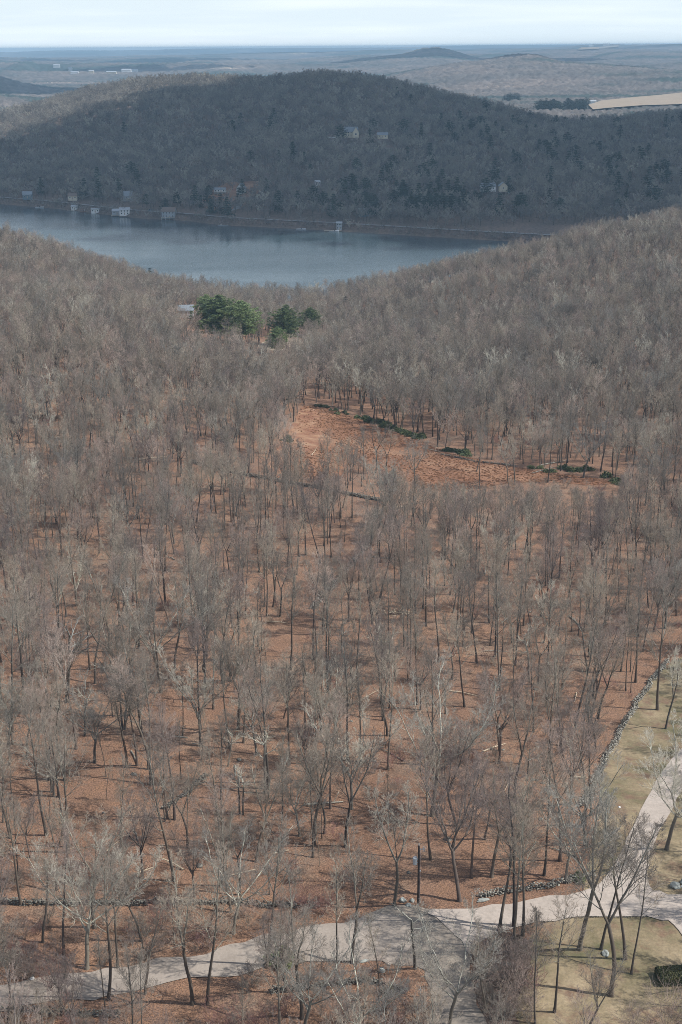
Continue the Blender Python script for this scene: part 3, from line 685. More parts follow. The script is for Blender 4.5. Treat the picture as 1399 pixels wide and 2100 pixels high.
# shrubs in front of the gravel road
SH = [tree_mesh('s', 'shrub', 5, 500 + i, 'near', M['bark_red']) for i in range(3)] + [tree_mesh('s', 'shrub', 5, 520 + i, 'near', M['bark_pink']) for i in range(3)]
NEAR['shrub'] = [(s_, 5) for s_ in SH]
for u, v, i, H, lab in ((95, 2030, 0, 5, 'red-budded bare shrub at the left end of the gravel road'), (60, 2010, 3, 5, 'greyish twiggy shrub by the left edge of the gravel road'),
    (260, 2110, 4, 5, 'dense brown shrub below the fan-shaped tree'), (440, 2130, 0, 5, 'red-twigged shrub at the bottom beside the dark-stemmed clump'),
    (520, 2140, 1, 5, 'second red-twigged shrub right of the dark-stemmed clump'), (330, 2130, 5, 4, 'pinkish shrub left of the red-twigged shrub at the bottom'),
    (330, 1905, 1, 4.5, 'reddish shrub behind the gravel road below the long wall'), (620, 1880, 2, 5, 'reddish shrub at the right end of the long wall'),
    (655, 1885, 0, 4, 'small red shrub near the junction of gravel and asphalt'), (1020, 2030, 4, 6, 'tangled bare shrub on the rocky soil bank'),
    (1055, 2070, 5, 6, 'tall tangled shrub lower on the rocky soil bank'), (1080, 2000, 3, 5, 'bare shrub between the soil bank and the lawn'),
    (1360, 2120, 4, 6, 'wide grey shrub at the bottom corner below the dark olive hedge'), (1290, 2150, 5, 5, 'low grey shrub at the bottom of the lawn'),
    (700, 2110, 3, 4.5, 'grey thicket shrub in front of the short stone wall'), (805, 2100, 5, 4, 'brown thicket shrub left of the asphalt road')):
    x, y, z = at(u, v); put_tree('shrub', x, y, H, i * 1.3, lab, 'bare shrubs near the roads', i, name='bare_shrub')

# ---- random filling of the wood
LOTS = [LAWN_TOP, DRIVE, ROAD, ASPH, CLEAR, SANDY, LAWN2]
rng = np.random.default_rng(11)
def scatter(x0, x1, y0, y1, area):
    n = int((x1 - x0) * (y1 - y0) / area); s = math.sqrt(area)
    gx, gy = np.meshgrid(np.arange(x0, x1, s), np.arange(y0, y1, s)); gx = gx.ravel(); gy = gy.ravel()
    return gx + rng.uniform(-.75, .75, len(gx)) * s, gy + rng.uniform(-.75, .75, len(gx)) * s
def in_view(x, y, margin=25): return np.abs(x) < y * 0.262 + margin
fx, fy = [], []
for y0, y1, a in ((84, 130, 55), (130, 330, 34), (330, 460, 34), (460, 1010, 28)):
    W2 = y1 * 0.27 + 40; a_, b_ = scatter(-W2, W2, y0, y1, a); fx.append(a_); fy.append(b_)
fx = np.concatenate(fx); fy = np.concatenate(fy); k = in_view(fx, fy)
fz = np.zeros(len(fx)); fz[k] = height(fx[k], fy[k]); k &= fz > 1.2
for L in LOTS: k &= ~inside(L, fx, fy)
# keep clear the bottom of the lawn and the strip just in front of the roads, so they show as in the photograph
for u0, v0, rad in ((560, 2075, 3), (1250, 2120, 12), (1300, 1900, 10), (900, 2150, 8), (700, 1880, 5), (860, 1830, 7), (740, 1850, 5), (640, 760, 0)):
    cx, cy_, _ = at(u0, v0); k &= (fx - cx) ** 2 + (fy - cy_) ** 2 > rad * rad
# the clearing is seen because little stands just below it
pl = np.array(placed)
d2 = ((fx[:, None] - pl[None, :, 0]) ** 2 + (fy[:, None] - pl[None, :, 1]) ** 2).min(1); k &= d2 > 3.0 ** 2
thin_ = vnoise(fx, fy, 26, 21); k &= ~((thin_ < 0.30) & (fy < 330) & (rng.random(len(fx)) < 0.6))
# pines and the small house by the lake keep their room
PINES = [(455, 708, 600, 1.0), (497, 706, 612, .8), (428, 668, 600, .8), (590, 712, 622, .9), (640, 690, 628, .8), (572, 728, 668, .7)]
for u, v, vt, _ in PINES:
    cx, cy_, _ = at(u, v); k &= ((fx - cx) ** 2 + ((fy - (cy_ - 45)) / 5.0) ** 2) > 12 ** 2
HX = at(385, 650); k &= ((fx - HX[0]) / 11) ** 2 + ((fy - HX[1] + 20) / 38) ** 2 > 1
def near_line(pts, x, y, w_):
    q = [at(u, v)[:2] for u, v in pts]; m = np.zeros(len(x), bool)
    for (ax, ay), (bx_, by_) in zip(q[:-1], q[1:]):
        L2 = (bx_ - ax) ** 2 + (by_ - ay) ** 2; t = np.clip(((x - ax) * (bx_ - ax) + (y - ay) * (by_ - ay)) / L2, 0, 1)
        m |= (x - ax - t * (bx_ - ax)) ** 2 + (y - ay - t * (by_ - ay)) ** 2 < w_ * w_
    return m
k &= ~near_line([(590, 1330), (640, 1252), (690, 1195), (735, 1140), (762, 1080), (775, 1050)], fx, fy, 4.5) & ~near_line([(390, 955), (460, 975), (560, 995), (660, 1012), (745, 1032)], fx, fy, 5)
k &= ~near_line([(1365, 1362), (1300, 1455), (1235, 1570), (1190, 1660)], fx, fy, 2.2)
fx = fx[k]; fy = fy[k]; fz = fz[k]
o_ = np.argsort(fy); fx, fy, fz = fx[o_], fy[o_], fz[o_]
dens = rng.random(len(fx)); kinds_near = ['forest', 'slender', 'forest', 'forked', 'slender', 'forest_pink', 'forest', 'slender', 'vase', 'forest', 'forked', 'broad', 'slender', 'forked', 'snag']
vis = np.abs(fx) < fy * 0.262 + 3
n_ind = 300 - len(L_); ind = np.where(vis & (fy > 118))[0][:n_ind]; isind = np.zeros(len(fx), bool); isind[ind] = True
rp = random.Random(77)
WALL2 = np.array([at(u, v)[:2] for u, v in ((-40, 1843), (160, 1856), (450, 1857), (650, 1866), (850, 1900), (1200, 1810))])
ylim = fy[ind[-1]]
for j in ind:
    x, y = float(fx[j]), float(fy[j]); kd = rp.choice(kinds_near); Hh = {'slender': rp.uniform(7, 17), 'vase': rp.uniform(10, 15), 'broad': rp.uniform(13, 19), 'snag': rp.uniform(9, 15)}.get(kd, rp.uniform(14, 23))
    kw = {'slender': 'slim bare tree', 'vase': 'round-crowned bare tree', 'broad': 'pale-limbed bare tree', 'forked': 'forked bare tree', 'snag': 'broken-topped bare tree', 'forest_pink': 'pinkish-twigged tall bare tree'}.get(kd, 'tall bare tree')
    u_ = 699.5 + FPX * x / y
    yw = float(np.interp(x, WALL2[:, 0], WALL2[:, 1]))
    if y < yw - 26: where = 'at the lower edge in front of the gravel road'
    elif y < yw: where = 'on the strip between gravel road and long dark wall'
    elif u_ > 1000: where = 'in the wood left of the pale wall by the lawn'
    elif u_ > 700: where = 'in the wood above the utility pole'
    elif u_ > 420: where = 'in the wood around the short broken wall' if y < 200 else 'in the wood below the tumbled middle wall'
    elif y < 185: where = 'in the wood just above the long dark wall'
    else: where = 'in the left wood around the broken-topped old tree'
    lab = kw + ' ' + where; grp = kw + 's ' + where
    put_tree(kd, x, y, Hh, rp.uniform(0, 6.28), lab, grp, rp.randrange(8), lean=(rp.gauss(0, .03), rp.gauss(0, .03)))

# ---- the rest of the woods: one object each, instanced
def proto(me):
    return bpy.data.objects.new('proto_' + me.name, me)      # never linked: only read by the woods
def woods(name, label, xs_, ys_, zs_, protos, sel, scl, cat='woodland', kind='stuff', sz=None):
    me = bpy.data.meshes.new(name); n = len(xs_)
    me.vertices.add(n); me.vertices.foreach_set('co', np.stack([xs_, ys_, zs_], -1).astype(np.float32).ravel())
    for nm, ty, arr in (('vi', 'INT', sel), ('scl', 'FLOAT', scl), ('rz', 'FLOAT', rng.uniform(0, 6.28, n)), ('lx', 'FLOAT', rng.normal(0, .03, n))):
        a = me.attributes.new(nm, ty, 'POINT'); a.data.foreach_set('value', np.asarray(arr, np.int32 if ty == 'INT' else np.float32))
    o = obj(name, me); tag(o, label, cat, kind=kind)
    g = bpy.data.node_groups.new(name, 'GeometryNodeTree')
    g.interface.new_socket('Geometry', in_out='INPUT', socket_type='NodeSocketGeometry'); g.interface.new_socket('Geometry', in_out='OUTPUT', socket_type='NodeSocketGeometry')
    gi = g.nodes.new('NodeGroupInput'); go = g.nodes.new('NodeGroupOutput'); jn = g.nodes.new('GeometryNodeJoinGeometry')
    def attr(nm, ty):
        a = g.nodes.new('GeometryNodeInputNamedAttribute'); a.data_type = ty; a.inputs['Name'].default_value = nm
        return [s for s in a.outputs if s.enabled][0]
    vi = attr('vi', 'INT'); sc_ = attr('scl', 'FLOAT'); rz_ = attr('rz', 'FLOAT'); lx_ = attr('lx', 'FLOAT')
    cx = g.nodes.new('ShaderNodeCombineXYZ'); g.links.new(rz_, cx.inputs['Z']); g.links.new(lx_, cx.inputs['X'])
    for i, p in enumerate(protos):
        oi = g.nodes.new('GeometryNodeObjectInfo'); oi.inputs['Object'].default_value = p
        cmp_ = g.nodes.new('FunctionNodeCompare'); cmp_.data_type = 'INT'; cmp_.operation = 'EQUAL'
        ins = [s for s in cmp_.inputs if s.enabled]; g.links.new(vi, ins[0]); ins[1].default_value = i
        ip = g.nodes.new('GeometryNodeInstanceOnPoints')
        g.links.new(gi.outputs[0], ip.inputs['Points']); g.links.new(cmp_.outputs[0], ip.inputs['Selection']); g.links.new(oi.outputs['Geometry'], ip.inputs['Instance'])
        g.links.new(cx.outputs[0], ip.inputs['Rotation']); g.links.new(sc_, ip.inputs['Scale']); g.links.new(ip.outputs[0], jn.inputs[0])
    g.links.new(jn.outputs[0], go.inputs[0]); md = o.modifiers.new('woods', 'NODES'); md.node_group = g
    return o
NP = [tree_mesh('n', k_, 18, 1000 + i, 'near', M[m_], True) for i, (k_, m_) in enumerate([('forest', 'bark'), ('forest', 'bark'), ('slender', 'bark'), ('slender', 'bark'), ('forked', 'bark'), ('forest', 'bark_pink'), ('vase', 'bark_pink'), ('broad', 'bark_pale')])]
MP = [tree_mesh('m', k_, 18, 2000 + i, 'mid', M[m_], True) for i, (k_, m_) in enumerate([('forest', 'bark'), ('forest', 'bark'), ('forked', 'bark'), ('forest', 'bark_pink'), ('vase', 'bark_pink'), ('vase', 'bark'), ('forked', 'bark_pale'), ('broad', 'bark_pale'), ('forked', 'bark'), ('slender', 'bark')])]
rest = ~isind; rx, ry, rz0 = fx[rest], fy[rest], fz[rest] - .1
near_m = ry < 410
prot = [proto(m_) for m_ in NP + MP]
sel = np.where(near_m, rng.choice(8, len(rx), p=[.18, .16, .14, .12, .14, .12, .08, .06]), 8 + rng.choice(10, len(rx), p=[.14, .12, .12, .12, .10, .12, .08, .08, .08, .04]))
scl = rng.uniform(.72, 1.1, len(rx)) * np.where(ry > 650, .92, 1.0) * np.where((ry > 780) & (np.abs(rx) < 140), .82, 1.0)
vl = np.interp(rx * FPX / ry, [-170, -130, 0, 60, 180, 300, 450, 600, 640], [820, 890, 885, 950, 985, 1000, 1000, 1012, 820])   # young growth stands low below the clearing
yc = np.interp(rx, [p_[0] for p_ in sorted(CLEAR)], [p_[1] for p_ in sorted(CLEAR)])
hmax = (CAM_Z + ry * np.array([t_of(v_) for v_ in vl]) - rz0) / 18
CA = np.array(CLEAR); low = np.where(np.abs(CA[None, :, 0] - rx[:, None]) < 9, CA[None, :, 1], 1e4).min(1); low = np.where(low > 9e3, CA[:, 1].min(), low)
frontm = (np.abs(rx / ry * FPX - 235) < 405) & (ry < low + 2) & (ry > 200)
scl = np.where(frontm, np.minimum(scl, hmax), scl); kk = scl > .28
rx, ry, rz0, scl, sel = rx[kk], ry[kk], rz0[kk], scl[kk], sel[kk]
woods('bare_woodland', 'bare grey-brown deciduous wood running down to the lake beyond the separate trees', rx, ry, rz0, prot, sel, scl)
ux, uy = scatter(-110, 110, 120, 430, 26); uz = height(ux, uy); k = in_view(ux, uy, 5) & (uz > 2)
for L in LOTS: k &= ~inside(L, ux, uy)
k &= (vnoise(ux, uy, 22, 31) > .45); ux, uy, uz = ux[k], uy[k], uz[k]
vx, vy = scatter(-50, 26, 96, 156, 5.5); vz = height(vx, vy); k = in_view(vx, vy, 5)
for L in LOTS: k &= ~inside(L, vx, vy)
k &= (vnoise(vx, vy, 9, 33) > .35) & (vy < np.interp(vx, WALL2[:, 0], WALL2[:, 1]) - 3); vx, vy, vz = vx[k], vy[k], vz[k]
bk = np.array([at(u, v)[:2] for u, v in zip(rng.uniform(975, 1090, 60), rng.uniform(1950, 2110, 60))]); ux = np.r_[ux, vx, bk[:, 0]]; uy = np.r_[uy, vy, bk[:, 1]]; uz = height(ux, uy)
UG = [tree_mesh('u', 'shrub', 3, 3400 + i, 'mid', M[m_], True) for i, m_ in enumerate(('bark', 'bark_pink', 'bark', 'bark_red'))]
woods('undergrowth', 'thin bare saplings and brush between the trunks', ux, uy, uz - .05, [proto(m_) for m_ in UG], rng.choice(4, len(ux), p=[.42, .3, .18, .10]), rng.uniform(.3, 1.05, len(ux)), 'undergrowth')
# far hillside across the lake
wx, wy = scatter(-760, 760, 1240, 2480, 62)
ysx = np.interp(wx, sh_x, sh_y); dd = wy - ysx; k = (np.abs(wx) < wy * .262 + 40) & (dd > 22) & (wy < np.interp(wx, rd_x, rd_y) + 160)
wz = np.zeros(len(wx)); wz[k] = height(wx[k], wy[k])
HOUSES = {}
def clear_for(u, v, rx_, front, back=10):
    """room in the far wood for a house, mostly on its lake side"""
    global k
    x, y, z = at(u, v, 0, y0=1200); cy2 = y - (front - back) / 2; k &= ((wx - x) / rx_) ** 2 + ((wy - cy2) / ((front + back) / 2)) ** 2 > 1; return x, y, z
P1 = clear_for(729, 291, 17, 70); P2 = clear_for(790, 294, 12, 60); P3 = clear_for(500, 396, 11, 60, 20); P4 = clear_for(456, 396, 10, 52, 15)
P5 = clear_for(1015, 402, 18, 50); P6 = clear_for(268, 410, 6, 16); P7 = clear_for(62, 408, 5, 12); P8 = clear_for(750, 444, 5, 14); P9 = clear_for(155, 408, 5, 12)
P10 = clear_for(497, 412, 6, 24); clear_for(440, 420, 13, 24); clear_for(520, 383, 10, 25); P11 = clear_for(695, 292, 10, 50); P12 = clear_for(632, 160, 14, 30, 6)
P13 = clear_for(656, 386, 4, 25)
k &= ~(rng.random(len(wx)) < .15)
wx, wy, wz = wx[k], wy[k], wz[k]
FP = [tree_mesh('f', k_, 14.5, 3000 + i, 'far', M['bark_far'], True) for i, k_ in enumerate(['vase', 'forked', 'vase', 'forked', 'vase', 'broad'])]
FPp = [tree_mesh('f', 'vase', 16, 3100, 'far', M['bark_pale'], True)]
bx_ = rng.uniform(-620, 380, 230); by_ = np.interp(bx_, sh_x, sh_y) + rng.uniform(2, 9, 230); wx = np.r_[wx, bx_]; wy = np.r_[wy, by_]; wz = np.r_[wz, far_h(bx_, by_)]
woods('far_woodland', 'bare shadowed hillside wood on the far side of the lake', wx, wy, wz - .2, [proto(m_) for m_ in FP + FPp], rng.choice(7, len(wx), p=[.19, .19, .17, .16, .15, .10, .04]), rng.uniform(.6, 1.3, len(wx)) * np.where(wy < np.interp(wx, sh_x, sh_y) + 12, .5, 1))
# shore brush between road and water, far side
bx = np.repeat(np.arange(-640, 420, 2.6), 3); bx = bx + rng.uniform(-2, 2, len(bx)); bys = np.interp(bx, sh_x, sh_y); bd = rng.uniform(1.5, 10, len(bx))
bz = far_h(bx, bys + bd); SHp = [tree_mesh('b', 'shrub', 3, 3300 + i, 'mid', M['bark_pink' if i else 'bark_far'], True) for i in range(3)]
woods('shore_brush', 'low bare brush on the bank between shore road and lake', bx, bys + bd, bz - .1, [proto(m_) for m_ in SHp], rng.choice(3, len(bx)), rng.uniform(.4, 1.0, len(bx)), 'brush')

# ------------------------------------------------------------------ evergreens
def conifer(H, R, seed, detail=1.0, spread='fir', m='fir'):
    r = random.Random(seed); rg = np.random.default_rng(seed); tl = [(np.array([[0, 0, 0], [0, 0, H * .5], [0, 0, H * .97]]), np.array([H * .014, H * .009, H * .002]), 6, 0.0)]
    V_, F_, off = [], [], 0
    nlev = int(H * (1.1 if spread == 'fir' else .8) * detail)
    for i in range(nlev):
        t = (i + .5) / nlev; z = H * (.12 + .86 * t) if spread == 'fir' else H * (.22 + .76 * t)
        if spread == 'fir': rad = R * (1 - t) ** .85 + .12 * R
        else: rad = R * (math.sin(PI * min(1, .22 + .8 * t)) ** .8 + .15) * (1 if t < .9 else .6)
        nb = max(5, int((7 if spread == 'fir' else 9) * detail * (1 - .4 * t))); a0 = r.uniform(0, 6.28)
        for j in range(nb):
            a = a0 + j * 6.28 / nb + r.uniform(-.3, .3); L = rad * r.uniform(.65, 1.15); rise = (-.15 if spread == 'fir' else .28) * L
            p0 = np.array([0, 0, z]); p1 = np.array([math.cos(a) * L, math.sin(a) * L, z + rise])
            if spread != 'fir': tl.append((np.array([p0, (p0 + p1) / 2 - [0, 0, .1 * L], p1]), np.array([.06, .04, .02]), 3, .4))
            nc = max(3, int(L * (3.4 if spread == 'fir' else 4.2) * detail))
            for q in range(nc):
                s = (q + .6) / nc; c = p0 * (1 - s) + p1 * s + rg.normal(0, .18 + .05 * L, 3) * [1, 1, .5]
                nl = int(9 * max(.6, detail)); sz = .34 / max(.55, detail) ** .8
                d = rg.normal(0, 1, (nl, 3)); d[:, 2] = np.abs(d[:, 2]) * .6 + .1; d += np.array([math.cos(a), math.sin(a), 0]) * .7; d /= np.linalg.norm(d, axis=1)[:, None]
                sd = np.cross(d, rg.normal(0, 1, (nl, 3))); sd /= np.linalg.norm(sd, axis=1)[:, None] + 1e-6
                A_ = c + rg.normal(0, .12, (nl, 3)); tri = np.stack([A_ - sd * sz * .3, A_ + sd * sz * .3, A_ + d * sz * 2.0], 1).reshape(-1, 3)
                V_.append(tri); F_.append(np.arange(nl * 3).reshape(-1, 3) + off); off += nl * 3
    v, q, k_ = tubes(tl); trunk = mesh_np('trunk', v, [q], M['bark'], k_)
    crown = mesh_np('crown', np.concatenate(V_), [np.concatenate(F_)], M[m], smooth=False); return trunk, crown
def join_mesh(a, b_, name):
    bm = bmesh.new(); bm.from_mesh(a); n = len(bm.faces); bm.from_mesh(b_); bm.faces.ensure_lookup_table()
    for f in bm.faces[n:]: f.material_index = 1
    me = bpy.data.meshes.new(name); bm.to_mesh(me); bm.free(); me.materials.append(a.materials[0]); me.materials.append(b_.materials[0]); return me
PN = [conifer(20, 5.5, 40 + i, 1.0, 'pine', 'pine') for i in range(3)]
for j, (u, v, vt, s_) in enumerate(PINES):
    x, y, z = at(u, v); H = CAM_Z + y * t_of(vt) - z; e = empty('pine_tree', (x, y, z - .2), j * 1.1, H / 20); e.scale = (H / 20 * (1.75 if j < 2 else 1.3), H / 20 * 1.4, H / 20)
    tm, cm = PN[j % 3]; obj('trunk', tm, e); obj('crown', cm, e)
    tag(e, ['broadest dark green pine of the left group near the lake', 'yellowish green pine hugging the right side of the broadest pine', 'lighter green pine at the upper left of the broadest pine beside the small house',
            'tall dark pine left in the right-hand pine group', 'lighter slender pine right in the right-hand pine group', 'low dark evergreen at the foot of the right-hand pine group'][j], 'pine')
FR = [join_mesh(*conifer(13, 3.6, 60 + i, .75, 'fir' if i else 'pine', 'fir'), 'fir_tree') for i in range(3)]
def fir(u, v, H, label, group=None, y0=60, y1=9000, up=0):
    x, y, z = at(u, v, up, y0=y0, y1=y1); o = obj('fir_tree', FR[random.Random(u * 7 + v).randrange(3)], None, (x, y, z + up * .0 - .3)); o.scale = (H / 14,) * 3; o.rotation_euler = (0, 0, u * .7)
    tag(o, label, 'evergreen', group); return o
fir(712, 655, 15, 'small dark spire fir alone above the reddish wood right of the pines'); fir(877, 640, 7, 'tiny dark conifer in the wood right of the spire fir')
fir(290, 575, 11, 'small dark evergreen on the treeline beside the near shore, left one'); fir(312, 580, 13, 'round dark evergreen on the treeline beside the near shore, right one')
rf = random.Random(9)
spots = []
for (u0, v0, su, sv, n) in ((1180, 330, 130, 30, 34), (1240, 260, 120, 14, 26), (980, 290, 90, 25, 20), (860, 390, 110, 40, 30), (660, 300, 100, 60, 8), (1000, 440, 120, 25, 18), (350, 330, 150, 60, 12), (430, 430, 60, 10, 10), (700, 430, 90, 20, 14), (150, 400, 100, 10, 8), (1290, 380, 70, 30, 20), (540, 165, 12, 2, 4), (620, 158, 20, 2, 6), (1100, 240, 60, 6, 8), (800, 420, 60, 20, 12)):
    for _ in range(int(n * 1.15)): spots.append((rf.gauss(u0, su), min(rf.gauss(v0, sv), 445)))
for u, v in spots:
    if not (-20 < u < 1430) or v < 155: continue
    x, y, z = at(u, v, 0, y0=1220, y1=2500)
    if y > 2480: continue
    o = obj('fir_tree', FR[rf.randrange(3)], None, (x, y, z - .3)); s_ = rf.uniform(1.0, 1.75); o.scale = (s_ * 1.15, s_ * 1.15, s_); o.rotation_euler = (0, 0, rf.uniform(0, 6))
    w_ = 'left part' if u < 560 else ('middle' if u < 920 else 'right shoulder'); q_ = 'high on' if v < 300 else 'low on'; tag(o, f'dark evergreen among bare trees {q_} the {w_} of the far hillside', 'evergreen', f'evergreens {q_} the {w_} of the far hillside')
for _ in range(58):
    a = rf.random(); u, v = (rf.uniform(1037, 1070), rf.uniform(211, 216)) if a < .25 else (rf.uniform(1110, 1210), 236 - rf.random() * 10)
    x, y, z = at(u, v, 8, y0=2700)
    o = obj('fir_tree', FR[rf.randrange(3)], None, (x, y, hz(x, y) + 6)); s_ = rf.uniform(1.3, 2.0); o.scale = (s_ * 1.7, s_ * 1.7, s_)
    tag(o, 'tall dark pine packed in the valley grove beside the tan field', 'evergreen', 'pines of the valley grove')

# laurel shrubs at the clearing edge
def leafy(seed, m='laurel'):
    rg = np.random.default_rng(seed); n = 420; c = rg.normal(0, 1, (n, 3)); c /= np.linalg.norm(c, axis=1)[:, None]; c *= (rg.uniform(.5, 1.05, n) ** .5)[:, None]; c[:, 2] = np.abs(c[:, 2]) * .9
    c *= 1 + .25 * np.sin(c[:, :1] * 5 + seed)
    d = rg.normal(0, 1, (n, 3)); d /= np.linalg.norm(d, axis=1)[:, None]; s = np.cross(d, rg.normal(0, 1, (n, 3))); s /= np.linalg.norm(s, axis=1)[:, None]
    tri = np.stack([c - s * .1, c + s * .1, c + d * .26], 1).reshape(-1, 3)
    return mesh_np('evergreen_shrub', tri, [np.arange(n * 3).reshape(-1, 3)], M[m], smooth=False)
LF = [leafy(70 + i) for i in range(3)]
j = 0
for (u0, v0, u1, v1, n, sc_) in ((645, 832, 770, 868, 13, 1.0), (750, 862, 860, 901, 22, 1.35), (915, 925, 965, 938, 7, 1.3), (1095, 966, 1130, 972, 4, 1.0), (1150, 966, 1200, 972, 5, 1.2), (1240, 985, 1275, 1000, 3, 1.6)):
    for i in range(n):
        t = i / max(1, n - 1); x, y, z = at(u0 + (u1 - u0) * t + rf.uniform(-6, 6), v0 + (v1 - v0) * t + rf.uniform(-4, 3)); s_ = sc_ * rf.uniform(.7, 1.2)
        o = obj('evergreen_shrub', LF[j % 3], None, (x, y, z)); o.scale = (s_ * 1.4, s_ * 1.2, s_ * rf.uniform(.6, 1.2)); o.rotation_euler = (0, 0, j); j += 1
        tag(o, 'low green evergreen shrub along the far rim of the rusty clearing', 'shrub', 'evergreen shrubs along the clearing')
for (u, v, s_, lab) in ((572, 1975, 1.5, 'dark evergreen shrub where the gravel road meets the leaf strip'), (465, 905, 1.8, 'dull green shrub under the trees left of the sandy track'), (590, 905, 1.7, 'olive shrub beside the sandy track'), (1180, 1815, 1.0, 'green tuft of groundcover at the end of the driveway wall'), (790, 2040, .7, 'mossy clump near the bottom stone wall')):
    x, y, z = at(u, v); o = obj('evergreen_shrub', LF[0], None, (x, y, z)); o.scale = (s_ * 1.4, s_ * 1.2, s_); tag(o, lab, 'shrub')
# dead bracken covering the clearing
px_ = np.array(CLEAR); n = 13000; qx = rng.uniform(px_[:, 0].min(), px_[:, 0].max(), n); qy = rng.uniform(px_[:, 1].min(), px_[:, 1].max(), n); k = inside(CLEAR, qx, qy) & (~inside(SANDY, qx, qy) | (rng.random(len(qx)) < .65))
qx, qy = qx[k], qy[k]; k = vnoise(qx, qy, 14, 5) > .22; qx, qy = qx[k], qy[k]
woods('bracken', 'rust-red dead bracken and brush covering the clearing', qx, qy, height(qx, qy), [proto(leafy(90 + i, 'bracken')) for i in range(3)], rng.choice(3, len(qx)), rng.uniform(.12, .36, len(qx)), 'bracken')

# ------------------------------------------------------------------ stones and walls
def rocks(centers, sizes, seed, rot=True):
    rg = np.random.default_rng(seed); bm = bmesh.new(); bmesh.ops.create_icosphere(bm, subdivisions=1, radius=1); base = np.array([v.co for v in bm.verts]); tri = np.array([[v.index for v in f.verts] for f in bm.faces]); bm.free()
    V_, F_ = [], []
    for i, (c, s) in enumerate(zip(centers, sizes)):
        v = base * (1 + rg.uniform(-.28, .2, (len(base), 1))) * np.asarray(s); a = rg.uniform(0, 6.28); ca, sa = math.cos(a), math.sin(a)
        v = np.c_[v[:, 0] * ca - v[:, 1] * sa, v[:, 0] * sa + v[:, 1] * ca, v[:, 2]]; V_.append(v + c); F_.append(tri + len(base) * i)
    return np.concatenate(V_), np.concatenate(F_)
def stone_wall(pts, wid, ht, label, seed, m='stone', gap=0.0, dens=1.0):
    w_ = [at(u, v)[:2] for u, v in pts]; rg = np.random.default_rng(seed); cs, ss = [], []
    o0 = Vector((*w_[0], hz(*w_[0])))
    for (ax, ay), (bx_, by_) in zip(w_[:-1], w_[1:]):
        L = math.hypot(bx_ - ax, by_ - ay); n = max(2, int(L / .13 * dens)); nx, ny = -(by_ - ay) / L, (bx_ - ax) / L
        for i in range(n):
            if rg.random() < gap: continue
            t = (i + rg.random()) / n; wob = math.sin(t * L * .35 + seed) * .18
            for lay in range(3):
                s_ = rg.uniform(.10, .25, 3) * [1.3, 1, .6]; off = rg.uniform(-.5, .5) * wid + wob
                x = ax + (bx_ - ax) * t + nx * off; y = ay + (by_ - ay) * t + ny * off; cs.append((x, y, ht * (lay + .3) / 3 * rg.uniform(.7, 1.1))); ss.append(s_ * min(1.1, wid / 1.05))
    cs = np.array(cs); cs[:, 2] += height(cs[:, 0], cs[:, 1]); cs -= np.array(o0)
    v, f = rocks(cs, ss, seed); o = obj('stone_wall', mesh_np('stone_wall', v, [f], M[m], smooth=False), None, o0); tag(o, label, 'stone wall'); return o
stone_wall([(1365, 1362), (1330, 1412), (1300, 1455), (1265, 1515), (1235, 1570), (1212, 1615), (1190, 1660)], .9, .9, 'pale fieldstone wall between the wood and the lawn', 1, 'stone_pale')
stone_wall([(-40, 1843), (60, 1852), (160, 1856), (300, 1853), (450, 1857), (560, 1862), (650, 1866)], .9, .8, 'long dark fieldstone wall running through the wood above the gravel road', 2)
stone_wall([(390, 945), (460, 965), (560, 985), (660, 1003), (745, 1022), (790, 1030)], 1.1, 1.0, 'old stone wall slanting below the sandy end of the clearing', 3)
stone_wall([(640, 1252), (665, 1218), (690, 1195), (712, 1168), (735, 1140), (757, 1112), (762, 1080), (775, 1050)], 1.5, .8, 'tumbled pale stone wall climbing through the middle of the wood', 4, 'stone_pale', gap=.25)
stone_wall([(330, 1660), (370, 1635), (400, 1608), (420, 1590)], 1.0, .5, 'short broken stone wall in the lower middle of the wood', 5, gap=.35)
stone_wall([(978, 1848), (1040, 1838), (1110, 1826), (1180, 1812), (1215, 1806)], .9, .9, 'low pale retaining wall along the driveway below the leaf bank', 6, 'stone_pale')
stone_wall([(-40, 2080), (60, 2078), (150, 2083), (240, 2085)], .9, .7, 'mossy stone wall along the near side of the gravel road', 7)
stone_wall([(545, 2040), (640, 2028), (740, 2024), (830, 2035)], .9, .7, 'short stone wall in front of the leaf strip by the asphalt road', 8)
stone_wall([(755, 1145), (800, 1150), (860, 1165)], 1.0, .6, 'low stone line branching right from the tumbled middle wall', 9, gap=.3)
stone_wall([(60, 1045), (20, 1075), (-10, 1110)], 1.2, .9, 'broken stone wall at the far left edge of the wood', 10, gap=.2)
stone_wall([(1080, 1905), (1150, 1893), (1250, 1888), (1345, 1893)], .3, .22, 'thin edging of small stones along the lower driveway edge', 11, dens=1.6)
stone_wall([(905, 935), (980, 950), (1060, 960)], .9, .6, 'low stone line under the trees at the far rim of the clearing', 12, gap=.3)
def rock_px(u, v, s, lab, m='boulder', group=None, seed=0):
    x, y, z = at(u, v); bm = bmesh.new(); bmesh.ops.create_icosphere(bm, subdivisions=3, radius=1)
    for vv in bm.verts:
        n = mnoise.noise(vv.co * 1.4 + Vector((seed * 3.7, 0, 0))); vv.co *= 1 + .35 * n; vv.co.x *= s[0]; vv.co.y *= s[1]; vv.co.z *= s[2]
    me = bpy.data.meshes.new('boulder'); bm.to_mesh(me); bm.free(); me.materials.append(M[m]); o = obj('boulder', me, None, (x, y, z + s[2] * .3)); o.rotation_euler = (0, 0, seed); tag(o, lab, 'boulder', group)
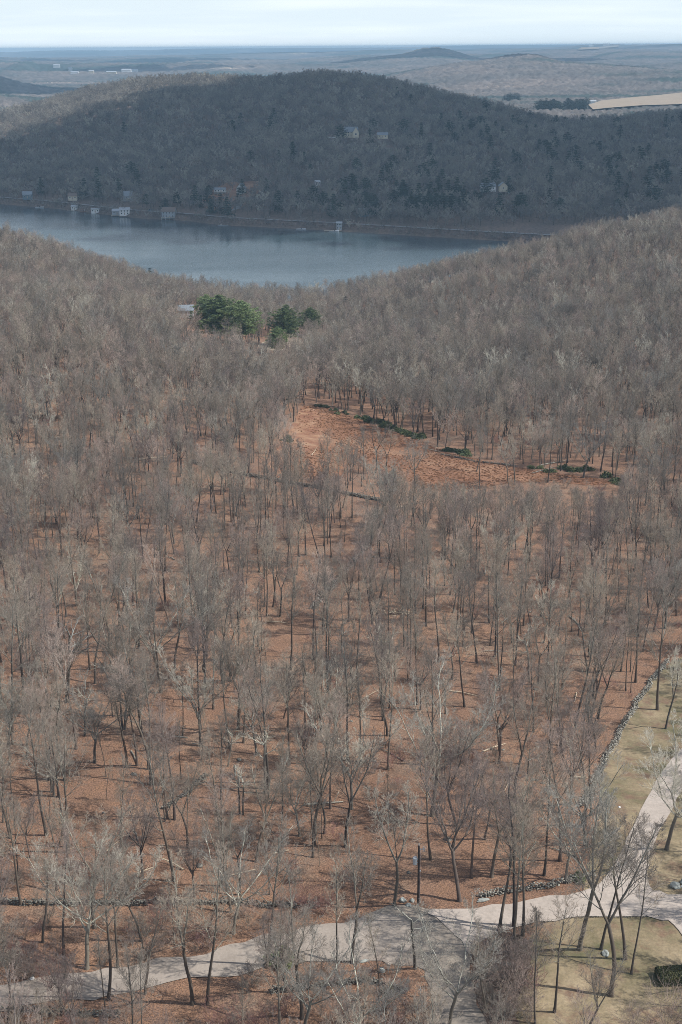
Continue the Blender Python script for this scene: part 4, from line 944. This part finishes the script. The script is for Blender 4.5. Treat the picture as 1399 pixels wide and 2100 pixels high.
for i, (u, v, s_, lab) in enumerate([(1380, 1828, (.75, .6, .6), 'rounded grey-green boulder on the lawn at the driveway fork, bigger one'), (1397, 1818, (.6, .5, .5), 'grey-green boulder right of the bigger one at the driveway fork'), (1393, 1832, (.22, .2, .2), 'small white stone between the two lawn boulders'),
    (985, 1978, (.9, .6, .25), 'flat pale slab topmost on the dark soil bank'), (1003, 1995, (1.1, .7, .3), 'widest flat pale slab on the dark soil bank'), (980, 2018, (.6, .5, .35), 'grey rock low on the dark soil bank by the asphalt'), (1030, 1985, (.8, .5, .3), 'pale slab nearest the lawn on the soil bank'), (975, 2032, (.5, .4, .3), 'mossy rock on the soil bank by the asphalt'),
    (1235, 1962, (.7, .4, .4), 'grey stone pile on the lawn beneath the leaning tree'), (820, 1855, (.5, .4, .4), 'stone at the foot of the grey forked tree'), (832, 1862, (.4, .4, .3), 'stone between forked tree and utility pole'), (840, 1855, (.35, .3, .3), 'small stone just left of the utility pole'),
    (776, 1993, (.45, .4, .4), 'mossy round rock on the leaf strip'), (742, 1982, (.8, .25, .2), 'long grey-green log-like stone on the leaf strip'), (60, 2010, (.3, .3, .25), 'white stone on the gravel road at left'), (1266, 1664, (.2, .2, .15), 'small white stone on the upper lawn'), (985, 1850, (.9, .35, .3), 'long pale block at the left end of the retaining wall')]):
    rock_px(u, v, s_, lab, 'white' if 'white' in lab else 'boulder', None, i)
# ledge on the hill top
x, y, z = P12
v, f = rocks(np.array([[rf.gauss(0, 9), rf.gauss(0, 7), 5 + rf.uniform(0, 5)] for _ in range(16)]), [(rf.uniform(3, 6), rf.uniform(2, 4), rf.uniform(1.5, 3.5)) for _ in range(16)], 5)
o = obj('rock_ledge', mesh_np('rock_ledge', v, [f], M['ledge'], smooth=False), None, (x, y, z - 1)); tag(o, 'pale bare rock ledge on the summit of the hill across the lake', 'rock ledge')
# fallen logs and cut wood
def log(u0, v0, u1, v1, r, lab, m='cutwood'):
    a = at(u0, v0); b_ = at(u1, v1); p = Vector((a[0], a[1], a[2] + r)); q = Vector((b_[0], b_[1], b_[2] + r)); d = q - p
    ln = [(np.array([(0, 0, 0), tuple(d * .33 + Vector((0, 0, .08))), tuple(d * .66 + Vector((.1, 0, 0))), tuple(d)]), np.array([r, r * .9, r * .75, r * .5]), 7, .3)]
    for t in (.5, .75): ln.append((np.array([tuple(d * t), tuple(d * t + Vector((.5, .6, .8))), tuple(d * t + Vector((.9, 1.3, 1.3)))]), np.array([r * .4, r * .3, r * .15]), 4, .4))
    v, qd, k_ = tubes(ln); o = obj('fallen_log', mesh_np('fallen_log', v, [qd], M[m], k_), None, p); tag(o, lab, 'log')
log(285, 942, 350, 936, .22, 'long pale fallen log below the slanting stone wall at left'); log(640, 935, 648, 925, .15, 'small pale log standing out on the sandy track'); log(1165, 1268, 1195, 1300, .18, 'pale slanting dead trunk in the right wood', 'bark_pale')
log(620, 1655, 700, 1650, .18, 'grey fallen trunk in the lower wood', 'bark_pale'); log(1110, 958, 1160, 950, .2, 'pale fallen trunk at the far right rim of the clearing', 'bark_pale'); log(1090, 975, 1140, 962, .15, 'second pale trunk lying before the right rim of the clearing', 'bark_pale'); log(880, 925, 905, 930, .2, 'pale log on the far rim of the clearing')
rl = random.Random(4)
for i in range(46):     # deadfall lying about in the leaves
    u, v = rl.uniform(20, 1180), rl.uniform(1130, 1840); x, y, z = at(u, v)
    if any(inside(L, np.array([x]), np.array([y]))[0] for L in LOTS): continue
    a = rl.uniform(0, 6.28); Ld = rl.uniform(2.5, 7); r0 = rl.uniform(.06, .16); x2, y2 = x + math.cos(a) * Ld, y + math.sin(a) * Ld; p = Vector((x, y, z + r0)); d = Vector((x2, y2, hz(x2, y2) + r0 + rl.choice([0, 0, .5]))) - p
    ln = [(np.array([(0, 0, 0), tuple(d * .4 + Vector((.1, .1, .1))), tuple(d)]), np.array([r0, r0 * .8, r0 * .4]), 6, .35)]
    for t in (.45, .7): ln.append((np.array([tuple(d * t), tuple(d * t + Vector((rl.uniform(-1, 1), rl.uniform(-1, 1), .5)))]), np.array([r0 * .45, r0 * .2]), 4, .5))
    vv, qd, k_ = tubes(ln); o = obj('fallen_branch', mesh_np('fallen_branch', vv, [qd], M[rl.choice(['bark_pale', 'bark', 'cutwood'])], k_), None, p); tag(o, 'fallen dead branch lying in the brown leaf litter', 'fallen branch', 'deadfall on the wood floor')
for i in range(30):
    u, v = rl.uniform(20, 1180), rl.uniform(1130, 1840); s_ = rl.uniform(.25, .6)
    x, y, z = at(u, v)
    if any(inside(L, np.array([x]), np.array([y]))[0] for L in LOTS): continue
    rock_px(u, v, (s_, s_ * .7, s_ * .5), 'small grey fieldstone half sunk in the leaf litter', 'stone', 'loose stones on the wood floor', i + 40)
for u, v, lab in ((812, 1262, 'heap of pale split wood in the middle right wood'), (768, 1100, 'upper heap of pale cut wood beside the tumbled wall'), (810, 1045, 'heap of pale branches at the foot of the clearing tree')):
    x, y, z = at(u, v); ln = []
    for i in range(22):
        p = np.array([rf.gauss(0, 1.3), rf.gauss(0, .8), rf.uniform(.1, .7)]); d = unit(np.array([rf.gauss(0, 1), rf.gauss(0, 1), rf.gauss(0, .25)])) * rf.uniform(.5, 1.1); ln.append((np.array([p - d, p + d]), np.array([.12, .1]), 5, .3))
    vv, qd, k_ = tubes(ln); o = obj('wood_heap', mesh_np('wood_heap', vv, [qd], M['cutwood'], k_), None, (x, y, z)); tag(o, lab, 'wood pile')

# ------------------------------------------------------------------ utility pole, marker post
x, y, z = at(852, 1866); H = CAM_Z + y * t_of(1735) - z
e = empty('utility_pole', (x, y, z)); tag(e, 'dark wooden utility pole with grey transformer beside the road', 'utility pole')
MB().cyl((0, 0, -.3), (0, 0, H), .17, .12, 14).build('pole', M['polewood'], e)
tz = H - 1.9
tr = MB().cyl((-.5, 0, tz - .95), (-.5, 0, tz), .27, .31, 18).cyl((-.5, 0, tz), (-.5, 0, tz + .08), .33, .30, 18).build('transformer', M['steel'], e)
MB().cyl((-.5, 0, tz + .08), (-.5, 0, tz + .35), .05, .03).cyl((-.36, .1, tz + .08), (-.36, .1, tz + .3), .04, .03).build('bushing', M['pinkpipe'], tr)
MB().box((-.2, 0, tz - .25), (.22, .12, .1)).box((-.2, 0, tz - .7), (.22, .12, .1)).build('bracket', M['steel'], e)
MB().cyl((.19, -.03, .2), (.17, -.03, H - .6), .035, .035, 8).build('conduit', M['pinkpipe'], e)
MB().box((.42, 0, H - .55), (.75, .09, .09)).build('crossarm', M['steel'], e)
for dx in (.55, .78): MB().cyl((dx, 0, H - .5), (dx + .03, 0, H - .1), .06, .04).cyl((dx, 0, H - .62), (dx, 0, H - .9), .05, .06).build('insulator', M['steel'], e)
MB().cyl((0, 0, H), (0, 0, H + .3), .07, .05).build('pole_cap', M['steel'], e)
MB().box((.2, -.05, H * .58), (.14, .1, .2)).build('junction_box', M['steel'], e)
x, y, z = at(855, 2050); e = empty('marker_post', (x, y, z)); tag(e, 'short white marker post with small crossbar beside the asphalt road', 'marker post')
MB().box((0, 0, .7), (.1, .1, 1.5)).build('post', M['white'], e); MB().box((0, -.07, 1.15), (.42, .04, .12)).build('crossbar', M['white'], e)

# ------------------------------------------------------------------ houses and boathouses
def house(name, label, loc, wx_, wy_, h, rh, wall, roof, rz=0, floors=1, wins=3, chim=True, porch=False, wing=None):
    e = empty(name, loc, rz); tag(e, label, 'house' if name != 'boathouse' else 'boathouse')
    MB().gwall((0, 0, -1.5), wx_, wy_, h + 1.5, rh).build('wall', M[wall], e)
    rf_ = MB().gable((0, 0, h), wx_, wy_, rh).build('roof', M[roof], e)
    if chim: MB().box((wx_ * .25, 0, h + rh * .8), (.9, .9, 2.0)).build('chimney', M['stone'], rf_)
    for fl in range(floors):
        zc = h * (fl + .55) / floors
        for i in range(wins):
            xc = (-.5 + (i + .5) / wins) * wx_ * .9
            if fl == 0 and i == wins // 2: MB().box((xc, -wy_ / 2 - .03, 1.0), (1.0, .08, 2.1)).build('door', M['wood'], e); continue
            wn = MB().box((xc, -wy_ / 2 - .02, zc), (1.35, .07, 1.45)).build('window', M['white'], e); MB().box((xc, -wy_ / 2 - .06, zc), (1.1, .05, 1.2)).build('pane', M['glass'], wn)
        for sx in (-1, 1): wn = MB().box((sx * (wx_ / 2 + .02), 0, zc), (.07, 1.3, 1.4)).build('window', M['white'], e); MB().box((sx * (wx_ / 2 + .06), 0, zc), (.05, 1.05, 1.15)).build('pane', M['glass'], wn)
    if porch:
        MB().box((0, -wy_ / 2 - 1.5, .1), (wx_, 3.0, .25)).box((0, -wy_ / 2 - 2.9, .9), (wx_, .08, .1)).build('deck', M['wood'], e)
        for sx in (-.5, -.17, .17, .5): MB().box((sx * wx_ * .96, -wy_ / 2 - 2.9, -.8), (.2, .2, 3.6)).build('deck_post', M['white'], e)
    if wing:
        wx2, wy2, h2, rh2, dx, dy = wing   # cross gable facing the lake
        m4 = Matrix.Translation((dx, dy, 0)) @ Matrix.Rotation(PI / 2, 4, 'Z')
        a = MB().gwall((0, 0, -1.5), wx2, wy2, h2 + 1.5, rh2).build('wing_wall', M[wall], e); a.matrix_local = m4
        b_ = MB().gable((0, 0, h2), wx2, wy2, rh2).build('wing_roof', M[roof], e); b_.matrix_local = m4
        wn = MB().box((dx, dy - wx2 / 2 - .03, h2 * .55), (2.0, .08, 2.0)).build('window', M['white'], e); MB().box((dx, dy - wx2 / 2 - .08, h2 * .55), (1.7, .05, 1.7)).build('pane', M['glass'], wn)
    return e
up = Vector((0, 0, 0))
house('house', 'large pale stone house with steep gable high on the far hillside', (P1[0] - 2, P1[1], P1[2] + 6), 16, 8, 5.5, 5.0, 'cream', 'slate', .0, 2, 5, wing=(10, 7, 5, 5.5, 5.5, -3))
house('garage', 'grey-roofed outbuilding right of the large house on the far hillside', (P2[0], P2[1], P2[2] + 6), 12, 7, 3, 2.6, 'cream', 'slate', -.1, 1, 3, False)
x, y, z = P11; e = empty('garden_wall', (x, y, z + 5.5)); tag(e, 'white garden terrace wall left of the large hillside house', 'garden wall'); MB().box((0, 0, 0), (22, .8, 1.6)).build('wall', M['white'], e); MB().box((8, 0, 1.3), (2, 1, 1.2)).build('pier', M['white'], e)
house('house', 'white gabled house above its grey driveway in the hillside lawn clearing', (P3[0], P3[1], P3[2] + .8), 10, 7, 4.5, 4.5, 'white', 'slate', PI / 2 - .25, 2, 3, False)
house('house', 'low pale house with terrace left of the white gabled house', (P4[0], P4[1], P4[2] + 1.5), 12, 6, 2.6, 1.6, 'white', 'slate', 0, 1, 4, False, True)
house('house', 'long grey and white house half hidden in the far right woods', (P5[0] - 5, P5[1], P5[2] + 4), 14, 8, 4, 3, 'white', 'slate', .15, 1, 4, True)
house('house', 'cream-ended annex right of the long grey house in the far woods', (P5[0] + 10, P5[1] + 1, P5[2] + 4), 9, 8, 4, 3.5, 'cream', 'slate', PI / 2, 1, 3, False)
house('house', 'steep-roofed brown cottage in trees above the paired boathouses', (P6[0], P6[1], P6[2] + 1.5), 9, 8, 4, 4.5, 'greysid', 'slate', .3, 1, 3)
house('house', 'blue-grey cottage hidden in trees near the left shore', (P7[0], P7[1], P7[2] + 2), 10, 7, 4, 3, 'blue', 'slate', .1, 1, 3, False)
house('house', 'small brownish cottage in trees behind the white-roofed boathouse', (P9[0], P9[1], P9[2] + 1.5), 9, 7, 3.5, 2.5, 'cream', 'brownroof', 0, 1, 3, False)
house('house', 'pale blue cottage in trees right of the tower boathouse', (P8[0], P8[1], P8[2] + 1), 9, 7, 3.5, 2.5, 'blue', 'paleroof', .2, 1, 3, False)
house('shed', 'tiny white-roofed shed alone in the far wood right of the white gabled house', (P13[0], P13[1], P13[2] + 4), 5, 4, 2.4, 1.4, 'white', 'paleroof', .2, 1, 3, False)
house('house', 'low white house with grey roof left of the pines near the lake', (HX[0], HX[1], HX[2] + 2.0), 8.5, 6, 2.8, 2.4, 'white', 'slate', .1, 1, 3, False)
# shore buildings
def shore(u, d, z=0.0):
    x = x_of(u, 440, float(np.interp(x_of(u, 440, 1350), sh_x, sh_y))); return (x, float(np.interp(x, sh_x, sh_y)) + d, z)
def dock(e, cx, cy2, wx_, wy_, z=.5): 
    MB().box((cx, cy2, z), (wx_, wy_, .18)).build('dock', M['wood'], e)
    for sx in (-.45, .45): MB().cyl((cx + sx * wx_, cy2 - wy_ * .4, z - 2), (cx + sx * wx_, cy2 - wy_ * .4, z + .9), .14).build('piling', M['wood'], e)
h = house('boathouse', 'small white-roofed boathouse left of the tiny brown boat', (*shore(152, 3)[:2], 1.3), 6.5, 5, 3.2, 1.3, 'white', 'paleroof', 0, 1, 3, False); dock(h, -4, -3, 6, 2.5, -.6)
h = house('boathouse', 'white flat-roofed floating boathouse right of the tiny brown boat', (*shore(197, 1)[:2], 1.2), 8, 4.5, 3.0, .7, 'white', 'paleroof', 0, 1, 3, False); dock(h, 4, -3, 7, 2, -.6)
h = house('boathouse', 'left of the two pale-roofed boathouses built side by side', (*shore(243, 2)[:2], 1.5), 10, 8, 3.4, 1.8, 'greysid', 'paleroof', .05, 1, 3, False, False); dock(h, 0, -5.5, 12, 3, -.7)
h = house('boathouse', 'right and taller of the two pale-roofed boathouses side by side', (*shore(258, 4)[:2], 2.0), 10, 8, 4.6, 2.0, 'white', 'paleroof', .05, 2, 3, False, False); dock(h, 0, -6, 11, 3, -1.2)
h = house('boathouse', 'large grey two-storey lake house with brown roof and balcony at the water', (*shore(350, 6)[:2], 2.0), 13, 10, 6.0, 3.6, 'greysid', 'brownroof', -.1, 2, 4, False, True)
h = house('boathouse', 'slim two-storey tower boathouse with roof deck and dock', (*shore(700, 3)[:2], 1.2), 5, 5, 6.0, 1.0, 'greysid', 'paleroof', 0, 2, 3, False); dock(h, -6, -4, 16, 3, -.5)
for u, w_, lab in ((462, 7, 'narrow pale floating dock below the road left of the rowing boat'),):
    x, y, z = shore(u, -3); e = empty('floating_dock', (x, y, 0)); tag(e, lab, 'dock'); MB().box((0, 0, .35), (10, 2.4, .35)).build('deck', M['paleroof'], e); MB().box((-2, 5, .9), (1.4, 9, .2)).build('gangway', M['wood'], e)
    for sx in (-4.6, 4.6): MB().cyl((sx, 0, -1), (sx, 0, 1.6), .15).build('piling', M['wood'], e)
def boat(u, d, L, lab, canopy=False, m='hull', rz=0):
    x, y, _ = shore(u, d); e = empty('boat', (x, y, 0), rz); tag(e, lab, 'boat'); bm = bmesh.new(); rings = []
    for i in range(9):
        t = i / 8; hw = L * .16 * math.sin(PI * min(1, .30 + .72 * (1 - t))) ** .7 if t < 1 else .02; sh_ = .75 + .25 * t * t
        rings.append([bm.verts.new((L * (t - .5), s * hw * k1, z_)) for s, k1, z_ in ((-1, 1, sh_), (-1, .75, .05), (0, 0, -.2), (1, .75, .05), (1, 1, sh_))])
    for a, b_ in zip(rings[:-1], rings[1:]):
        for i in range(4): bm.faces.new((a[i], a[i + 1], b_[i + 1], b_[i]))
        bm.faces.new((a[4], a[0], b_[0], b_[4]))
    bm.faces.new(rings[0]); bmesh.ops.recalc_face_normals(bm, faces=bm.faces[:]); me = bpy.data.meshes.new('hull'); bm.to_mesh(me); bm.free(); me.materials.append(M[m]); obj('hull', me, e)
    MB().box((L * .02, 0, 1.15), (L * .12, L * .2, .6)).build('windshield', M['glass'], e)
    if canopy:
        MB().box((-.1 * L, 0, 2.9), (L * .6, L * .26, .16)).build('canopy', M[canopy], e)
        for sx in (-.36, .16):
            for sy_ in (-1, 1): MB().box((sx * L, sy_ * L * .12, 1.9), (.1, .1, 2.0)).build('canopy_post', M['white'], e)
boat(80, -2, 10, 'canopied boat moored alone at the far left shore', 'brownroof'); boat(172, -1, 7, 'tiny brown covered boat between the two small white boathouses', 'brownhull', 'brownhull')
boat(622, -2, 9, 'low white boat moored on the bare shore right of the floating dock'); boat(690, -4, 9, 'boat tied at the dock of the tower boathouse')
x, y, z = shore(308, 20); e = empty('parked_car', (x, y, ROAD_Z + .2)); tag(e, 'pale blue car parked beside the shore road', 'car')
MB().box((0, 0, .75), (4.6, 1.8, .75)).build('body', M['blue'], e); MB().box((-.2, 0, 1.4), (2.5, 1.6, .6)).build('cabin', M['glass'], e)
for sx in (-1.4, 1.4):
    for sy_ in (-.85, .85): MB().cyl((sx, sy_ - .1, .34), (sx, sy_ + .1, .34), .34, n=14).build('wheel', M['polewood'], e)
# driveway, lawn of the hillside clearing
HL = [at(u, v, 0, y0=1200)[:2] for u, v in ((412, 420), (430, 393), (470, 375), (540, 370), (548, 385), (515, 410), (500, 428), (440, 430))]
sheet('hillside_lawn', HL, M['sandy'], .12, 6)
HD = [at(u, v, 0, y0=1200)[:2] for u, v in ((493, 402), (502, 402), (503, 416), (498, 428), (478, 432), (487, 422), (492, 412))]
sheet('hillside_driveway', HD, M['shore_road'], .3, 6)
# valley and town buildings far away
def far_house(u, v, w_, h, lab, m='white', y0=2700, d=12, up=14):
    x, y, z = at(u, v, up, y0=y0, y1=20000); z = hz(x, y) + up
    e = empty('building', (x, y, z)); tag(e, lab, 'building'); MB().gwall((0, 0, -3), w_, d, h + 3, h * .4).build('wall', M[m], e); MB().gable((0, 0, h), w_, d, h * .4).build('roof', M['paleroof'], e)
far_house(1221, 217, 14, 6, 'small white farm building at the left tip of the tan field')
far_house(160, 147, 32, 6, 'long low white building at left in the distant valley town'); far_house(266, 145, 38, 9, 'left long white warehouse in the distant valley town', d=20); far_house(281, 145, 36, 9, 'right long white warehouse in the distant valley town', d=20)
far_house(151, 141, 16, 10, 'small white house on its own in the distant valley town'); far_house(235, 148, 40, 7, 'low pale building right of the town trees', 'cream'); far_house(194, 146, 20, 8, 'cream building left of the town trees', 'cream')
far_house(1219, 101, 45, 16, 'pale building at the left of the distant ridge field', y0=9000, up=20); far_house(1250, 98, 60, 16, 'wide pale building in the middle of the distant ridge field', y0=9000, up=20); far_house(123, 134, 30, 10, 'white house on the distant left ridge', y0=5000, up=16)

# clipped hedge at the lawn's right end
x, y, z = at(1392, 2015); rg = np.random.default_rng(8); n = 26000; hx_, hy_, hz_ = 3.1, 1.3, 1.3
q = rg.uniform(-1, 1, (n, 3)); ax = rg.integers(0, 3, n); q[np.arange(n), ax] = np.sign(q[np.arange(n), ax]) * rg.uniform(.86, 1.0, n); q[:, 2] = (q[:, 2] + 1) / 2
rr2 = np.clip(np.maximum(np.abs(q[:, 0]), np.abs(q[:, 1])) + q[:, 2] - 1.75, 0, 1); q *= (1 - rr2 * .35)[:, None]; c = q * [hx_, hy_, hz_ * 1.0]
d = rg.normal(0, 1, (n, 3)); d /= np.linalg.norm(d, axis=1)[:, None]; sd = np.cross(d, rg.normal(0, 1, (n, 3))); sd /= np.linalg.norm(sd, axis=1)[:, None]
o = obj('hedge', mesh_np('hedge', np.stack([c - sd * .05, c + sd * .05, c + d * .13], 1).reshape(-1, 3), [np.arange(n * 3).reshape(-1, 3)], M['hedge'], smooth=False), None, (x, y, z)); o.rotation_euler = (0, 0, .08); tag(o, 'low clipped dark olive hedge at the right end of the lawn', 'hedge')

# ------------------------------------------------------------------ cumulus clouds above the lake (they shade the far hillside) and the haze
def cloud(cx, cy2, sx_, sy_, n, seed, label, z0=1150, holes=()):
    rg = np.random.default_rng(seed); bm = bmesh.new(); bmesh.ops.create_icosphere(bm, subdivisions=2, radius=1); base = np.array([v.co for v in bm.verts]); tri = np.array([[v.index for v in f.verts] for f in bm.faces]); bm.free()
    off = SUN_DIR * (z0 / SUN_DIR.z); V_, F_, c = [], [], 0
    for i in range(n):
        a = rg.uniform(0, 6.28); q = rg.random() ** .5; x = cx + math.cos(a) * q * sx_; y = cy2 + math.sin(a) * q * sy_
        s = rg.uniform(40, 120) * (1.1 - .7 * q ** 3)
        if q > .85: s *= rg.uniform(.2, .7)
        hq = min([math.hypot((x - hx) / hr, (y - hy) / hr2) for hx, hy, hr, hr2 in holes] + [9]); keep = min(1, max(0, (hq - .75) / .8))
        if rg.random() > keep ** .7: continue
        s *= .3 + .7 * keep
        v = base * (1 + rg.uniform(-.12, .12, (len(base), 1))) * [s, s, s * .45]; V_.append(v + [x, y, rg.uniform(0, 50)]); F_.append(tri + c * len(base)); c += 1
    o = obj('cloud', mesh_np('cloud', np.concatenate(V_), [np.concatenate(F_)], M['cloud']), None, (off.x, off.y, z0)); tag(o, label, 'cloud', kind='structure')
cloud(190, 1770, 760, 640, 860, 1, 'cumulus cloud over the hill across the lake', holes=((-500, 2180, 260, 340), (-610, 1800, 130, 260)))
cloud(-1000, 4250, 520, 330, 120, 2, 'small cumulus cloud over the distant left ridge')
cloud(820, 4950, 420, 260, 100, 3, 'small cumulus cloud over the distant middle hill')
cloud(1600, 9000, 1400, 500, 220, 4, 'wide cumulus cloud over the far country')
cloud(-2000, 9500, 2200, 450, 260, 5, 'wide cumulus cloud over the far left country')
cloud(300, 6900, 1500, 260, 160, 7, 'long cumulus bank over the country behind the middle hill')
cloud(-1300, 6400, 900, 200, 90, 8, 'cumulus bank over the distant valley town')
cloud(900, 12500, 3200, 600, 420, 9, 'wide cumulus bank over the far ridges')
cloud(-900, 16500, 4200, 700, 520, 10, 'wide cumulus bank near the horizon')
cloud(1500, 20500, 5200, 600, 520, 11, 'farthest wide cumulus bank')
hm = bpy.data.materials.new('haze_air'); hm.use_nodes = True; t = hm.node_tree; t.nodes.clear(); out = t.nodes.new('ShaderNodeOutputMaterial'); pv = t.nodes.new('ShaderNodeVolumePrincipled')
pv.inputs['Density'].default_value = 9e-5; pv.inputs['Color'].default_value = (0.50, 0.76, 1.0, 1); pv.inputs['Anisotropy'].default_value = 0.0
t.links.new(pv.outputs[0], out.inputs['Volume'])
h = MB().box((0, 11900, 79), (46000, 24400, 186)).build('haze', hm); tag(h, 'pale blue haze', 'haze', kind='stuff')
